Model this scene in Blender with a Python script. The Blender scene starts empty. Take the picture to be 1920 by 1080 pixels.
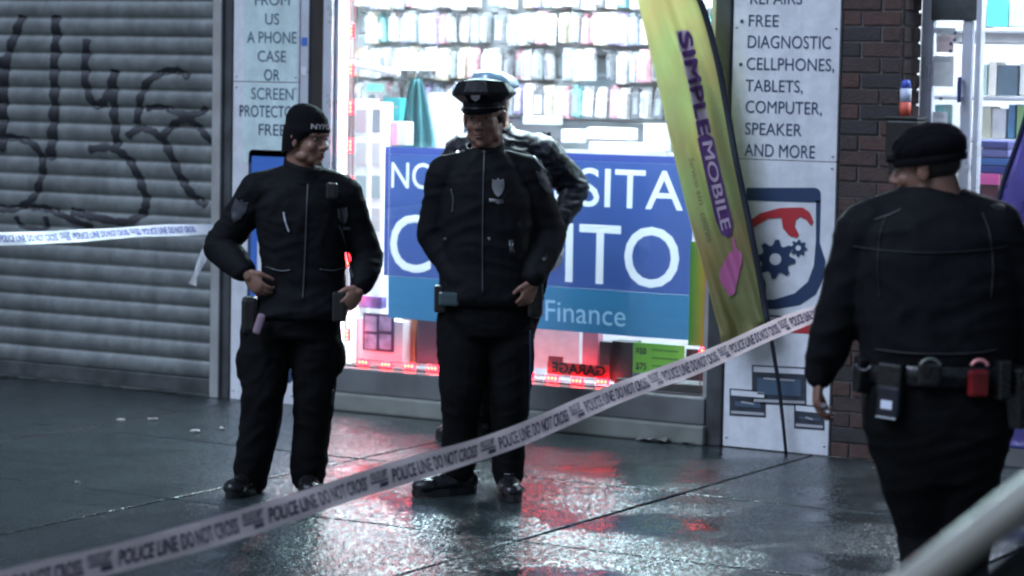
import bpy, bmesh, math, random
from mathutils import Vector, Matrix, noise
from mathutils.bvhtree import BVHTree
random.seed(7)
scene = bpy.context.scene
COL = scene.collection

# ---------------------------------------------------------------- camera, world, light
FPX, YAW, PITCH, ROLL = 4900.0, math.radians(30), math.atan(402/4900), 0.019
CAM = Vector((6.85, -11.86, 1.85))
FH = Vector((-math.sin(YAW), math.cos(YAW), 0)); RH = Vector((math.cos(YAW), math.sin(YAW), 0)); ZU = Vector((0, 0, 1))
FW = FH*math.cos(PITCH) - ZU*math.sin(PITCH); UP = ZU*math.cos(PITCH) + FH*math.sin(PITCH)
R2 = RH*math.cos(ROLL) + UP*math.sin(ROLL); U2 = UP*math.cos(ROLL) - RH*math.sin(ROLL)
cd = bpy.data.cameras.new('camera'); cam = bpy.data.objects.new('camera', cd); COL.objects.link(cam); scene.camera = cam
m = Matrix((R2, U2, -FW)).transposed().to_4x4(); m.translation = CAM; cam.matrix_world = m
cd.sensor_width = 36; cd.lens = 36*FPX/1920; cd.clip_start = .1; cd.clip_end = 500
cd.dof.use_dof = True; cd.dof.focus_distance = 11.4; cd.dof.aperture_fstop = 2.6
w = bpy.data.worlds.new('World'); scene.world = w; w.use_nodes = True
nt = w.node_tree; bg = nt.nodes['Background']
sky = nt.nodes.new('ShaderNodeTexSky'); sky.sky_type = 'NISHITA'; sky.sun_disc = False
SUN_EL, SUN_AZ = math.radians(50), math.radians(200)
sky.sun_elevation = SUN_EL; sky.sun_rotation = SUN_AZ
nt.links.new(sky.outputs[0], bg.inputs[0]); bg.inputs[1].default_value = 0.06
sl = bpy.data.lights.new('street_glow', 'SUN'); sun = bpy.data.objects.new('street_glow', sl); COL.objects.link(sun)
sl.energy = 2.45; sl.angle = math.radians(35); sl.color = (.59, .73, .97)
sun.rotation_euler = Vector((0.35, 0.75, -0.95)).to_track_quat('-Z', 'Y').to_euler()
scene.view_settings.view_transform = 'Standard'; scene.view_settings.look = 'None'
scene.view_settings.exposure = 0.12; scene.view_settings.gamma = 1
scene.view_settings.use_curve_mapping = False
scene.render.engine = 'CYCLES'
scene.cycles.pixel_filter_type = 'BLACKMAN_HARRIS'; scene.cycles.filter_width = 2.3

# ---------------------------------------------------------------- measuring helpers
def ray(px, py): return FW + R2*((px-960)/FPX) - U2*((py-540)/FPX)
def fac(px, py, Y=0.0):
    d = ray(px, py); t = (Y-CAM.y)/d.y; p = CAM + d*t; return p
def gnd(px, py, z=0.0):
    d = ray(px, py); t = (z-CAM.z)/d.z; return CAM + d*t
def dep(px, py, D):
    d = ray(px, py); return CAM + d*(D/(d.dot(FH)))

# ---------------------------------------------------------------- materials
def mat(name, col, rough=.6, metal=0, var=0, scale=8, bump=0, bscale=40, spec=.5, coat=0, trans=0, emit=None, es=0, alpha=1, sheen=0):
    m = bpy.data.materials.new(name); m.use_nodes = True; t = m.node_tree; b = t.nodes['Principled BSDF']
    c4 = (*col, 1)
    b.inputs['Base Color'].default_value = c4; b.inputs['Roughness'].default_value = rough; b.inputs['Metallic'].default_value = metal
    b.inputs['Specular IOR Level'].default_value = spec
    b.inputs['Coat Weight'].default_value = coat; b.inputs['Coat Roughness'].default_value = .08
    b.inputs['Transmission Weight'].default_value = trans; b.inputs['Alpha'].default_value = alpha
    b.inputs['Sheen Weight'].default_value = sheen
    if emit: b.inputs['Emission Color'].default_value = (*emit, 1); b.inputs['Emission Strength'].default_value = es
    if var or bump:
        g = t.nodes.new('ShaderNodeNewGeometry')
        if var:
            n = t.nodes.new('ShaderNodeTexNoise'); n.inputs['Scale'].default_value = scale; n.inputs['Detail'].default_value = 6
            t.links.new(g.outputs['Position'], n.inputs['Vector'])
            r = t.nodes.new('ShaderNodeMapRange'); r.inputs[1].default_value = .3; r.inputs[2].default_value = .7
            r.inputs[3].default_value = 1-var; r.inputs[4].default_value = 1+var
            t.links.new(n.outputs[0], r.inputs[0])
            mx = t.nodes.new('ShaderNodeVectorMath'); mx.operation = 'SCALE'; mx.inputs[0].default_value = col
            t.links.new(r.outputs[0], mx.inputs['Scale']); t.links.new(mx.outputs[0], b.inputs['Base Color'])
            r2 = t.nodes.new('ShaderNodeMapRange'); r2.inputs[1].default_value = .3; r2.inputs[2].default_value = .7
            r2.inputs[3].default_value = max(.03, rough-.12); r2.inputs[4].default_value = min(1, rough+.12)
            t.links.new(n.outputs[0], r2.inputs[0]); t.links.new(r2.outputs[0], b.inputs['Roughness'])
        if bump:
            n2 = t.nodes.new('ShaderNodeTexNoise'); n2.inputs['Scale'].default_value = bscale; n2.inputs['Detail'].default_value = 5
            t.links.new(g.outputs['Position'], n2.inputs['Vector'])
            bp = t.nodes.new('ShaderNodeBump'); bp.inputs['Strength'].default_value = bump; bp.inputs['Distance'].default_value = .01
            t.links.new(n2.outputs[0], bp.inputs['Height']); t.links.new(bp.outputs[0], b.inputs['Normal'])
    return m

def wet_concrete(name, base, puddle_lo, puddle_hi, grain=1.0):
    m = bpy.data.materials.new(name); m.use_nodes = True; t = m.node_tree; b = t.nodes['Principled BSDF']; L = t.links.new
    g = t.nodes.new('ShaderNodeNewGeometry')
    def nz(sc, det=4, rough=.5):
        n = t.nodes.new('ShaderNodeTexNoise'); n.inputs['Scale'].default_value = sc; n.inputs['Detail'].default_value = det
        n.inputs['Roughness'].default_value = rough; L(g.outputs['Position'], n.inputs['Vector']); return n
    def mr(src, a, b_, c, d):
        r = t.nodes.new('ShaderNodeMapRange'); r.inputs[1].default_value = a; r.inputs[2].default_value = b_
        r.inputs[3].default_value = c; r.inputs[4].default_value = d; L(src, r.inputs[0]); return r.outputs[0]
    big = nz(1.1, 5, .55); mid = nz(9, 6, .6); fine = nz(48, 3, .7); stain = nz(3.2, 7, .65)
    wet = mr(big.outputs[0], puddle_lo, puddle_hi, 0, 1)           # 1 = standing water
    f = mr(mid.outputs[0], .3, .7, .65, 1.25); s = mr(stain.outputs[0], .35, .65, .75, 1.15)
    mu = t.nodes.new('ShaderNodeMath'); mu.operation = 'MULTIPLY'; L(f, mu.inputs[0]); L(s, mu.inputs[1])
    sc = t.nodes.new('ShaderNodeVectorMath'); sc.operation = 'SCALE'; sc.inputs[0].default_value = base; L(mu.outputs[0], sc.inputs['Scale'])
    gum = t.nodes.new('ShaderNodeTexVoronoi'); gum.inputs['Scale'].default_value = 4.2; L(g.outputs['Position'], gum.inputs['Vector'])
    sg = t.nodes.new('ShaderNodeVectorMath'); sg.operation = 'SCALE'; L(sc.outputs[0], sg.inputs[0]); L(mr(gum.outputs['Distance'], .07, .09, .35, 1), sg.inputs['Scale'])
    L(sg.outputs[0], b.inputs['Base Color'])
    L(mr(wet, 0, 1, .27, .12), b.inputs['Roughness'])
    b.inputs['Specular IOR Level'].default_value = .5; b.inputs['IOR'].default_value = 1.75
    # aggregate grain: every small facet leans its own way, less so under standing water
    v = t.nodes.new('ShaderNodeTexVoronoi'); v.inputs['Scale'].default_value = 165; L(g.outputs['Position'], v.inputs['Vector'])
    def vm(op, a, b_=None, sc_=None):
        n = t.nodes.new('ShaderNodeVectorMath'); n.operation = op
        for k, q in ((0, a), (1, b_)):
            if q is None: continue
            if isinstance(q, tuple): n.inputs[k].default_value = q
            else: L(q, n.inputs[k])
        if sc_ is not None:
            if isinstance(sc_, float): n.inputs['Scale'].default_value = sc_
            else: L(sc_, n.inputs['Scale'])
        return n.outputs[0]
    a1 = vm('SCALE', vm('MULTIPLY', vm('SUBTRACT', v.outputs['Color'], (.5, .5, .5)), (1, 1, 0)), None, .58*grain)
    a2 = vm('SCALE', vm('MULTIPLY', vm('SUBTRACT', fine.outputs['Color'], (.5, .5, .5)), (1, 1, 0)), None, .42*grain)
    a3 = vm('SCALE', vm('MULTIPLY', vm('SUBTRACT', mid.outputs['Color'], (.5, .5, .5)), (1, 1, 0)), None, .10)
    k_ = mr(wet, 0, 1, 1, .22)
    tot = vm('ADD', vm('SCALE', vm('ADD', a1, a2), None, k_), a3)
    nn = vm('NORMALIZE', vm('ADD', g.outputs['Normal'], tot))
    L(nn, b.inputs['Normal'])
    return m

def translucent(name, col, amount=.5, rough=.6):
    m = bpy.data.materials.new(name); m.use_nodes = True; t = m.node_tree; b = t.nodes['Principled BSDF']
    b.inputs['Base Color'].default_value = (*col, 1); b.inputs['Roughness'].default_value = rough
    tr = t.nodes.new('ShaderNodeBsdfTranslucent'); tr.inputs[0].default_value = (*col, 1)
    mx = t.nodes.new('ShaderNodeMixShader'); mx.inputs[0].default_value = amount
    t.links.new(b.outputs[0], mx.inputs[1]); t.links.new(tr.outputs[0], mx.inputs[2])
    t.links.new(mx.outputs[0], t.nodes['Material Output'].inputs[0]); return m

def glass_mat(name, tint=(.97, .98, 1), refl=1.0):
    m = bpy.data.materials.new(name); m.use_nodes = True; t = m.node_tree
    for n in list(t.nodes):
        if n.type != 'OUTPUT_MATERIAL': t.nodes.remove(n)
    tr = t.nodes.new('ShaderNodeBsdfTransparent'); tr.inputs[0].default_value = (*tint, 1)
    gl = t.nodes.new('ShaderNodeBsdfGlossy'); gl.inputs['Roughness'].default_value = .03
    lw = t.nodes.new('ShaderNodeLayerWeight'); pw = t.nodes.new('ShaderNodeMath'); pw.operation = 'POWER'; pw.inputs[1].default_value = 5; lw.inputs['Blend'].default_value = .5; t.links.new(lw.outputs['Facing'], pw.inputs[0])
    fr = t.nodes.new('ShaderNodeMath'); fr.operation = 'MULTIPLY_ADD'; fr.inputs[1].default_value = .9; fr.inputs[2].default_value = .03; t.links.new(pw.outputs[0], fr.inputs[0])
    mx = t.nodes.new('ShaderNodeMixShader')
    t.links.new(fr.outputs[0], mx.inputs[0]); t.links.new(tr.outputs[0], mx.inputs[1]); t.links.new(gl.outputs[0], mx.inputs[2])
    t.links.new(mx.outputs[0], t.nodes['Material Output'].inputs[0]); return m

M = {}
M['sign'] = mat('sign_white', (.78, .79, .83), .35, var=.07, scale=5)
M['sign_pale'] = mat('sign_pale_green_white', (.62, .76, .76), .35, var=.06, scale=5)
M['navy'] = mat('navy_print', (.022, .045, .11), .45)
M['navygrey'] = mat('grey_blue_print', (.07, .11, .17), .45)
M['red_print'] = mat('red_print', (.45, .03, .04), .45)
M['blue_print'] = mat('blue_print', (.05, .16, .55), .4)
M['lightgrey'] = mat('light_grey', (.42, .43, .46), .5, var=.1)
M['steel'] = mat('galvanised_steel', (.20, .215, .235), .42, metal=.35, var=.28, scale=7, bump=.1)
def grimy(name, col, rough, metal, sc, lo, hi):
    m = mat(name, col, rough, metal=metal, bump=.08, bscale=60); t = m.node_tree; b = t.nodes['Principled BSDF']; L = t.links.new
    g = t.nodes.new('ShaderNodeNewGeometry'); fac_ = []
    for v_, d_ in (((sc*3, sc*3, sc*.35), 5), ((sc*.5, sc*.5, sc*.5), 6), ((sc*6, sc*6, sc*6), 3)):
        mp_ = t.nodes.new('ShaderNodeVectorMath'); mp_.operation = 'MULTIPLY'; L(g.outputs['Position'], mp_.inputs[0]); mp_.inputs[1].default_value = v_
        n = t.nodes.new('ShaderNodeTexNoise'); n.inputs['Scale'].default_value = 1; n.inputs['Detail'].default_value = d_; n.inputs['Roughness'].default_value = .62; L(mp_.outputs[0], n.inputs['Vector'])
        r = t.nodes.new('ShaderNodeMapRange'); r.inputs[1].default_value = .36; r.inputs[2].default_value = .64; r.inputs[3].default_value = lo; r.inputs[4].default_value = hi; L(n.outputs[0], r.inputs[0]); fac_.append(r.outputs[0])
    a = t.nodes.new('ShaderNodeMath'); a.operation = 'MULTIPLY'; L(fac_[0], a.inputs[0]); L(fac_[1], a.inputs[1]); c = t.nodes.new('ShaderNodeMath'); c.operation = 'MULTIPLY'; L(a.outputs[0], c.inputs[0]); L(fac_[2], c.inputs[1])
    k = t.nodes.new('ShaderNodeVectorMath'); k.operation = 'SCALE'; k.inputs[0].default_value = col; L(c.outputs[0], k.inputs['Scale']); L(k.outputs[0], b.inputs['Base Color']); return m
M['steel'] = grimy('galvanised_steel', (.162, .178, .178), .5, .2, 2.0, .80, 1.10)
M['sign'] = grimy('sign_white', (.74, .75, .80), .38, 0, 2.5, .91, 1.04)
M['sign_pale'] = grimy('sign_pale_green_white', (.62, .76, .76), .38, 0, 3, .91, 1.04)
M['cream'] = grimy('painted_base', (.19, .20, .18), .55, 0, 4, .7, 1.15)
M['steel_dirty'] = mat('weathered_steel', (.07, .075, .08), .5, metal=.4, var=.35, scale=6, bump=.15)
M['alu'] = mat('aluminium', (.42, .43, .45), .38, metal=.6, var=.15, scale=6)
M['alu_pale'] = mat('pale_aluminium', (.55, .58, .66), .35, metal=.3, var=.1)
M['cream'] = mat('painted_base', (.20, .21, .19), .55, var=.25, scale=5, bump=.15, bscale=30)
M['sill'] = mat('sill_grey', (.13, .135, .14), .45, var=.2, scale=6)
M['dark'] = mat('dark_frame', (.02, .02, .025), .4, var=.2)
M['brownmetal'] = mat('brown_metal', (.028, .02, .019), .5, var=.35, scale=9)
M['mortar'] = mat('mortar', (.13, .12, .12), .9, var=.2, scale=20, bump=.3)
BR = [mat('brick_red', (.066, .040, .036), .8, var=.35, scale=25, bump=.5, bscale=90), mat('brick_brown', (.055, .038, .036), .8, var=.35, scale=25, bump=.5, bscale=90),
      mat('brick_dark', (.036, .031, .033), .75, var=.3, scale=25, bump=.5, bscale=90), mat('brick_rust', (.080, .043, .037), .8, var=.3, scale=25, bump=.5, bscale=90)]
M['slab'] = wet_concrete('wet_concrete', (.027, .037, .039), .48, .62)
M['joint'] = mat('joint_dirt', (.02, .02, .02), .35, var=.3, scale=20)
M['asphalt'] = wet_concrete('wet_asphalt', (.03, .03, .032), .45, .6)
M['kerb'] = mat('kerb_stone', (.16, .16, .15), .4, var=.25, bump=.3)
M['glass'] = glass_mat('window_glass')
M['led_tube'] = mat('white_light_tube', (.9, .9, .9), .5, emit=(.85, .92, 1), es=9)
M['led_tube_top'] = mat('white_light_tube_top', (.9, .9, .9), .5, emit=(.70, .96, 1), es=130)
M['led_red'] = mat('red_led', (.5, .02, .02), .4, emit=(1, .004, .010), es=34)
M['led_core'] = mat('red_led_core', (.8, .2, .1), .4, emit=(1, .10, .04), es=14)
M['wire'] = mat('red_wire', (.25, .01, .015), .5)
M['wallwhite'] = mat('shop_white', (.50, .52, .54), .6, var=.03)
M['slat'] = mat('slatwall', (.24, .27, .28), .5)
M['ceil_em'] = mat('ceiling_light_panel', (.9, .9, .9), .5, emit=(.86, .94, 1), es=55)
M['chrome'] = mat('chrome', (.7, .7, .72), .2, metal=1)
M['black'] = mat('black_plastic', (.012, .012, .014), .35)
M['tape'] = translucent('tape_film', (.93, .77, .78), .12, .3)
M['tape2'] = translucent('far_tape_film', (.80, .82, .88), .25, .3)
M['tapeprint'] = mat('tape_print', (.05, .035, .10), .45)
M['ban_top'] = translucent('banner_blue', (.055, .105, .31), .20)
M['ban_low'] = translucent('banner_light_blue', (.04, .18, .33), .22)
M['ban_txt'] = translucent('banner_white', (.84, .87, .9), .25)
M['ban_faint'] = translucent('banner_faint_text', (.30, .50, .66), .24)
M['flag'] = None
# ---------------------------------------------------------------- object helpers
def tag(o, label=None, cat=None, group=None, kind=None):
    if label: o['label'] = label
    if cat: o['category'] = cat
    if group: o['group'] = group
    if kind: o['kind'] = kind
    return o
def thing(name, loc, label, cat, group=None):
    o = bpy.data.objects.new(name, None); COL.objects.link(o); o.location = loc; o.empty_display_size = .1
    tag(o, label, cat, group); return o
def put(name, me, parent=None, mt=None):
    o = bpy.data.objects.new(name, me); COL.objects.link(o)
    if mt is not None and not me.materials: me.materials.append(mt)
    if parent is not None:
        o.parent = parent
        o.matrix_parent_inverse = Matrix.Translation(parent_loc(parent)).inverted()
    return o
def parent_loc(p):
    v = p.location.copy()
    q = p.parent
    return v if q is None else v          # parts are built in world space with zero local offset
def mesh_bm(bm, name='m', smooth=False):
    me = bpy.data.meshes.new(name); bmesh.ops.recalc_face_normals(bm, faces=bm.faces); bm.to_mesh(me); bm.free()
    if smooth:
        for p in me.polygons: p.use_smooth = True
    return me
def bmobj(name, bm, mt, parent=None, smooth=False):
    return put(name, mesh_bm(bm, name, smooth), parent, mt)
def box_bm(bm, a, b, bev=0.0):
    x0, x1 = sorted((a[0], b[0])); y0, y1 = sorted((a[1], b[1])); z0, z1 = sorted((a[2], b[2]))
    t = bmesh.new(); r = bmesh.ops.create_cube(t, size=1)
    for v in t.verts: v.co = Vector(((x0+x1)/2 + v.co.x*(x1-x0), (y0+y1)/2 + v.co.y*(y1-y0), (z0+z1)/2 + v.co.z*(z1-z0)))
    if bev: bmesh.ops.bevel(t, geom=t.edges[:], offset=bev, segments=2, affect='EDGES', profile=.6)
    me = bpy.data.meshes.new('t'); t.to_mesh(me); t.free(); bm.from_mesh(me); bpy.data.meshes.remove(me)
def box(name, a, b, mt, parent=None, bev=0.0):
    bm = bmesh.new(); box_bm(bm, a, b, bev); return bmobj(name, bm, mt, parent)
def frame_of(d):
    d = d.normalized(); a = ZU if abs(d.z) < .9 else Vector((0, 1, 0))
    x = d.cross(a).normalized(); return x, x.cross(d).normalized()
def tube_bm(bm, pts, rad, seg=12, cap=True):
    pts = [Vector(p) for p in pts]; n = len(pts)
    if not isinstance(rad, (list, tuple)): rad = [rad]*n
    rings = []; px = None
    for i, p in enumerate(pts):
        d = (pts[min(i+1, n-1)] - pts[max(i-1, 0)]).normalized()
        x, y = frame_of(d)
        if px is not None:
            x = (px - d*px.dot(d)).normalized(); y = x.cross(d).normalized()
        px = x
        r = rad[i]; rx, ry = r if isinstance(r, tuple) else (r, r)
        rings.append([bm.verts.new(p + x*(rx*math.cos(a)) + y*(ry*math.sin(a))) for a in [2*math.pi*k/seg for k in range(seg)]])
    for i in range(n-1):
        for k in range(seg): bm.faces.new((rings[i][k], rings[i][(k+1) % seg], rings[i+1][(k+1) % seg], rings[i+1][k]))
    if cap: bm.faces.new(rings[0][::-1]); bm.faces.new(rings[-1])
def tube(name, pts, rad, mt, parent=None, seg=10):
    bm = bmesh.new(); tube_bm(bm, pts, rad, seg); return bmobj(name, bm, mt, parent, True)
def ell_bm(bm, c, r, rot=None, seg=20):
    c = Vector(c); r = (r, r, r) if not isinstance(r, (tuple, list)) else r
    ret = bmesh.ops.create_uvsphere(bm, u_segments=seg, v_segments=max(8, seg//2), radius=1)
    for v in ret['verts']:
        p = Vector((v.co.x*r[0], v.co.y*r[1], v.co.z*r[2]))
        v.co = c + (rot @ p if rot is not None else p)
def poly_plate(name, pts, thick, nrm, mt, parent=None):
    """closed 3D outline -> thin plate extruded along nrm"""
    bm = bmesh.new(); vs = [bm.verts.new(p) for p in pts]; f = bm.faces.new(vs)
    r = bmesh.ops.extrude_face_region(bm, geom=[f])
    for e in r['geom']:
        if isinstance(e, bmesh.types.BMVert): e.co += Vector(nrm)*thick
    bmesh.ops.triangulate(bm, faces=[f for f in bm.faces if len(f.verts) > 4])
    return bmobj(name, bm, mt, parent)
_tc = {}
def text_data(s, bold=0.0, align='LEFT'):
    k = (s, bold)
    if k in _tc: return _tc[k]
    cu = bpy.data.curves.new('txt', 'FONT'); cu.body = s; cu.offset = bold; cu.resolution_u = 4; cu.fill_mode = 'FRONT' if hasattr(cu, 'fill_mode') else 'FRONT'
    o = bpy.data.objects.new('txt', cu); COL.objects.link(o)
    dg = bpy.context.evaluated_depsgraph_get(); me = bpy.data.meshes.new_from_object(o.evaluated_get(dg))
    vs = [v.co.copy() for v in me.vertices]; fs = [tuple(p.vertices) for p in me.polygons]
    bpy.data.objects.remove(o); bpy.data.curves.remove(cu); bpy.data.meshes.remove(me)
    x0 = min(v.x for v in vs); x1 = max(v.x for v in vs); y0 = min(v.y for v in vs); y1 = max(v.y for v in vs)
    _tc[k] = ([((v.x-x0)/(x1-x0), (v.y-y0)/(y1-y0)) for v in vs], fs, (x1-x0)/(y1-y0)); return _tc[k]
def text_map(name, s, fn, mt, parent=None, bold=0.0, cuts=0):
    vs, fs, asp = text_data(s, bold)
    me = bpy.data.meshes.new(name)
    if cuts:
        bm = bmesh.new(); bv = [bm.verts.new((v[0], v[1], 0)) for v in vs]
        for f in fs:
            try: bm.faces.new([bv[i] for i in f])
            except ValueError: pass
        bmesh.ops.subdivide_edges(bm, edges=bm.edges[:], cuts=cuts)
        bmesh.ops.triangulate(bm, faces=bm.faces[:])
        for v in bm.verts: v.co = fn(v.co.x, v.co.y)
        bm.to_mesh(me); bm.free()
    else:
        me.from_pydata([fn(*v) for v in vs], [], fs)
    return put(name, me, parent, mt)
def fac_text(s, x0, x1, yt, yb, Y, mt, parent, bold=0.012, name='lettering'):
    """text on a plane parallel to the facade; px extents of the ink, at the centre of the line"""
    xc, yc = (x0+x1)/2, (yt+yb)/2
    a = fac(x0, yc, Y).x; b = fac(x1, yc, Y).x; zt = fac(xc, yt, Y).z; zb = fac(xc, yb, Y).z
    return text_map(name, s, lambda u, v: Vector((a+(b-a)*u, Y, zb+(zt-zb)*v)), mt, parent, bold)
def facbox(name, x0, y0, x1, y1, Y, depth, mt, parent, bev=0.0):
    """box whose front face covers the px rectangle on plane Y, going back by depth"""
    xc, yc = (x0+x1)/2, (y0+y1)/2
    return box(name, (fac(x0, yc, Y).x, Y, fac(xc, y0, Y).z), (fac(x1, yc, Y).x, Y+depth, fac(xc, y1, Y).z), mt, parent, bev)

# ================================================================ GROUND
walk = box('sidewalk', (-9, -5.85, -.16), (9, .6, -.03), M['joint']); tag(walk, kind='structure')
XG = [-8.57+1.72*k for k in range(11)]; YG = [0.0, -1.48, -2.95, -4.42, -5.70]
for i in range(len(XG)-1):
    for j in range(len(YG)-1):
        bm = bmesh.new(); g = .009
        box_bm(bm, (XG[i]+g, YG[j]-g, -.03), (XG[i+1]-g, YG[j+1]+g, 0), .006)
        tx, ty = random.uniform(-.0016, .0016), random.uniform(-.0012, .0012); cx, cy = (XG[i]+XG[i+1])/2, (YG[j]+YG[j+1])/2
        for v in bm.verts:
            if v.co.z > -.02: v.co.z += (v.co.x-cx)*tx + (v.co.y-cy)*ty
        bmobj('slab', bm, M['slab'], walk)
o = box('threshold', (2.146, .009, -.03), (4.6, .6, .0), M['slab'], walk)
kerb = box('kerb', (-9, -6.0, -.3), (9, -5.853, -.002), M['kerb'], None, .01); tag(kerb, kind='structure')
road = box('road', (-120, -90, -.3), (120, -6.003, -.14), M['asphalt']); tag(road, kind='structure')
gd = box('ground', (-150, -120, -.6), (150, 120, -.302), M['joint']); tag(gd, kind='structure')

# ================================================================ LEFT: ROLLER SHUTTER
sh = thing('roller_shutter', (-3.6, 0, 0), 'closed grey steel roller shutter covered with dark spray-painted scrawls', 'shutter')
SLX0, SLX1 = -6.2, -1.925; PITCHZ = .1015
def slat_y(zz):   # curved profile; zz 0..1 within one slat, 0 bottom
    return -.0125*math.sin(math.pi*min(1, max(0, zz/.86)))**.8 if zz < .86 else .004
prof = [(z, slat_y(z)) for z in (0, .06, .16, .3, .45, .6, .74, .82, .86, .90, .97, 1.0)]
Z0 = .10; slat_meshes = []
for var_ in range(6):
    me_slat = bpy.data.meshes.new('slat'); NX = 60; vs = []; fs = []
    for k in range(NX+1):
        x = SLX0+(SLX1-SLX0)*k/NX
        for (z, y) in prof: vs.append((x, .03+y+.0022*noise.noise(Vector((x*2.2, z*1.5, var_*7.3)))*math.sin(math.pi*min(1, z/.86)), z*PITCHZ+.0012*noise.noise(Vector((x*1.1, 5, var_*3)))))
    n = len(prof)
    for k in range(NX): fs += [(k*n+q, k*n+q+1, (k+1)*n+q+1, (k+1)*n+q) for q in range(n-1)]
    me_slat.from_pydata(vs, [], fs)
    for p in me_slat.polygons: p.use_smooth = True
    me_slat.materials.append(M['steel']); slat_meshes.append(me_slat)
for k in range(29):
    o = put('slat', random.choice(slat_meshes), sh); o.matrix_parent_inverse = Matrix(); o.location = Vector((random.uniform(-.003, .003), random.uniform(-.0015, .0015), Z0+k*PITCHZ)) - sh.location
box('bottom_bar', (SLX0, -.005, .012), (SLX1, .045, Z0-.003), M['steel_dirty'], sh, .006)
box('side_rail', (-1.925, -.05, 0), (-1.865, .06, 3.1), M['alu'], sh, .006)
box('side_rail', (-1.862, -.025, 0), (-1.808, .06, 3.1), M['steel_dirty'], sh, .005)
# graffiti following the slats
def shutter_pt(px, py, off=.005):
    p = fac(px, py, 0.01); f = ((p.z-Z0)/PITCHZ) % 1.0 if p.z > Z0 else 0
    p.y = .03 + slat_y(f) - off; return p
def spline(pts, n=10):
    out = []
    P = [pts[0]] + list(pts) + [pts[-1]]
    for i in range(1, len(P)-2):
        for k in range(n):
            t = k/n; a, b, c, d = P[i-1], P[i], P[i+1], P[i+2]
            out.append(tuple(.5*((2*b[j]) + (-a[j]+c[j])*t + (2*a[j]-5*b[j]+4*c[j]-d[j])*t*t + (-a[j]+3*b[j]-3*c[j]+d[j])*t**3) for j in range(len(a))))
    out.append(tuple(pts[-1])); return out
M['paint'] = mat('black_spray_paint', (.007, .008, .014), .5, var=.4, scale=14)
G = [([(40, 28), (28, 60), (12, 105), (6, 160), (4, 220), (2, 285)], 7), ([(101, 28), (103, 70), (99, 130), (100, 190), (96, 250), (92, 300)], 8),
     ([(-10, 258), (25, 258), (62, 272), (78, 305), (70, 350), (52, 378), (20, 392), (-12, 388)], 6),
     ([(161, 72), (158, 110), (158, 155), (172, 192), (190, 192), (205, 165), (212, 130)], 7), ([(212, 130), (210, 190), (214, 240), (217, 275)], 7),
     ([(164, 280), (200, 276), (225, 286), (248, 312), (265, 350), (272, 378), (264, 400), (235, 416), (190, 410), (150, 400), (130, 396)], 7),
     ([(255, 232), (258, 200), (270, 160), (300, 136), (330, 132), (352, 145)], 6), ([(270, 203), (300, 200), (335, 212), (370, 212), (384, 200)], 5),
     ([(236, 256), (260, 240), (285, 246), (300, 254), (325, 232), (350, 224), (370, 238), (392, 262), (402, 266)], 6),
     ([(300, 254), (318, 290), (338, 335), (362, 368), (385, 385)], 7), ([(55, 388), (90, 392), (130, 410), (172, 428)], 6), ([(28, 405), (40, 425), (82, 428), (84, 405)], 4),
     ([(-8, 105), (-4, 160), (4, 220)], 9)]
for pts, wd in G:
    sp = spline(pts, 14); bm = bmesh.new(); prev = None
    for i, (x, y) in enumerate(sp):
        x1, y1 = sp[min(i+1, len(sp)-1)]; x0, y0 = sp[max(i-1, 0)]
        L = math.hypot(x1-x0, y1-y0) or 1; nx, ny = -(y1-y0)/L, (x1-x0)/L; h = wd*1.0*(1+.18*math.sin(i*.7)+.12*random.uniform(-1, 1))
        if i in (0, len(sp)-1): h *= .45
        cur = [bm.verts.new(shutter_pt(x+nx*h*q, y+ny*h*q)) for q in (-1, -.4, .4, 1)]
        if prev:
            for q in range(3): bm.faces.new((prev[q], prev[q+1], cur[q+1], cur[q]))
        prev = cur
    bmobj('graffiti_stroke', bm, M['paint'], sh)

# ================================================================ LEFT SIGN PANEL
sp_ = thing('shop_sign', (-1.58, 0, 0), 'tall pale sign offering a free phone case or screen protector left of the window', 'sign')
def stack(name, x0, x1, z0, z1, parent, mt, Y=-.02, d=.03): return box(name, (x0, Y, z0), (x1, Y+d, z1), mt, parent, .002)
LX0, LX1 = -1.80, -1.36; S1 = 1.777
stack('panel', LX0, LX1, .0, S1-.002, sp_, M['sign']); stack('panel', LX0, LX1, S1+.002, 3.1, sp_, M['sign'])
box('backing', (LX0+.07, -.0225, S1+.004), (LX1-.008, -.0203, 3.0), M['sign_pale'], sp_)
box('backing', (LX0+.07, -.0225, S1-.45), (LX1-.008, -.0203, S1-.006), M['sign_pale'], sp_)
for s, x0, x1, yt, yb, mt in [('FROM', 478, 543, -11, 10, 'navygrey'), ('US', 497, 523, 25, 46, 'navygrey'), ('A PHONE', 463, 556, 59, 81, 'navygrey'), ('CASE', 483, 536, 95, 116, 'navygrey'),
        ('OR', 495, 524, 130, 151, 'navy'), ('SCREEN', 471, 550, 165, 187, 'navygrey'), ('PROTECTOR', 449, 561, 198, 220, 'navy'), ('FREE', 485, 535, 233, 254, 'navy')]:
    fac_text(s, x0, x1, yt, yb, -.0245, M[mt], sp_, 0.0)
def rrect(x0, x1, z0, z1, r, Y, n=6):
    out = []
    for cx, cz, a0 in ((x1-r, z1-r, 0), (x0+r, z1-r, 90), (x0+r, z0+r, 180), (x1-r, z0+r, 270)):
        for k in range(n+1):
            a = math.radians(a0+90*k/n); out.append(Vector((cx+r*math.cos(a), Y, cz+r*math.sin(a))))
    return out
pz = fac(500, 281).z
poly_plate('phone_outline', rrect(-1.69, -1.375, .12, pz, .03, -.0205), .002, (0, -1, 0), M['navy'], sp_)
poly_plate('phone_screen', rrect(-1.667, -1.40, .20, pz-.036, .01, -.0228), .0015, (0, -1, 0), M['blue_print'], sp_)
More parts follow.
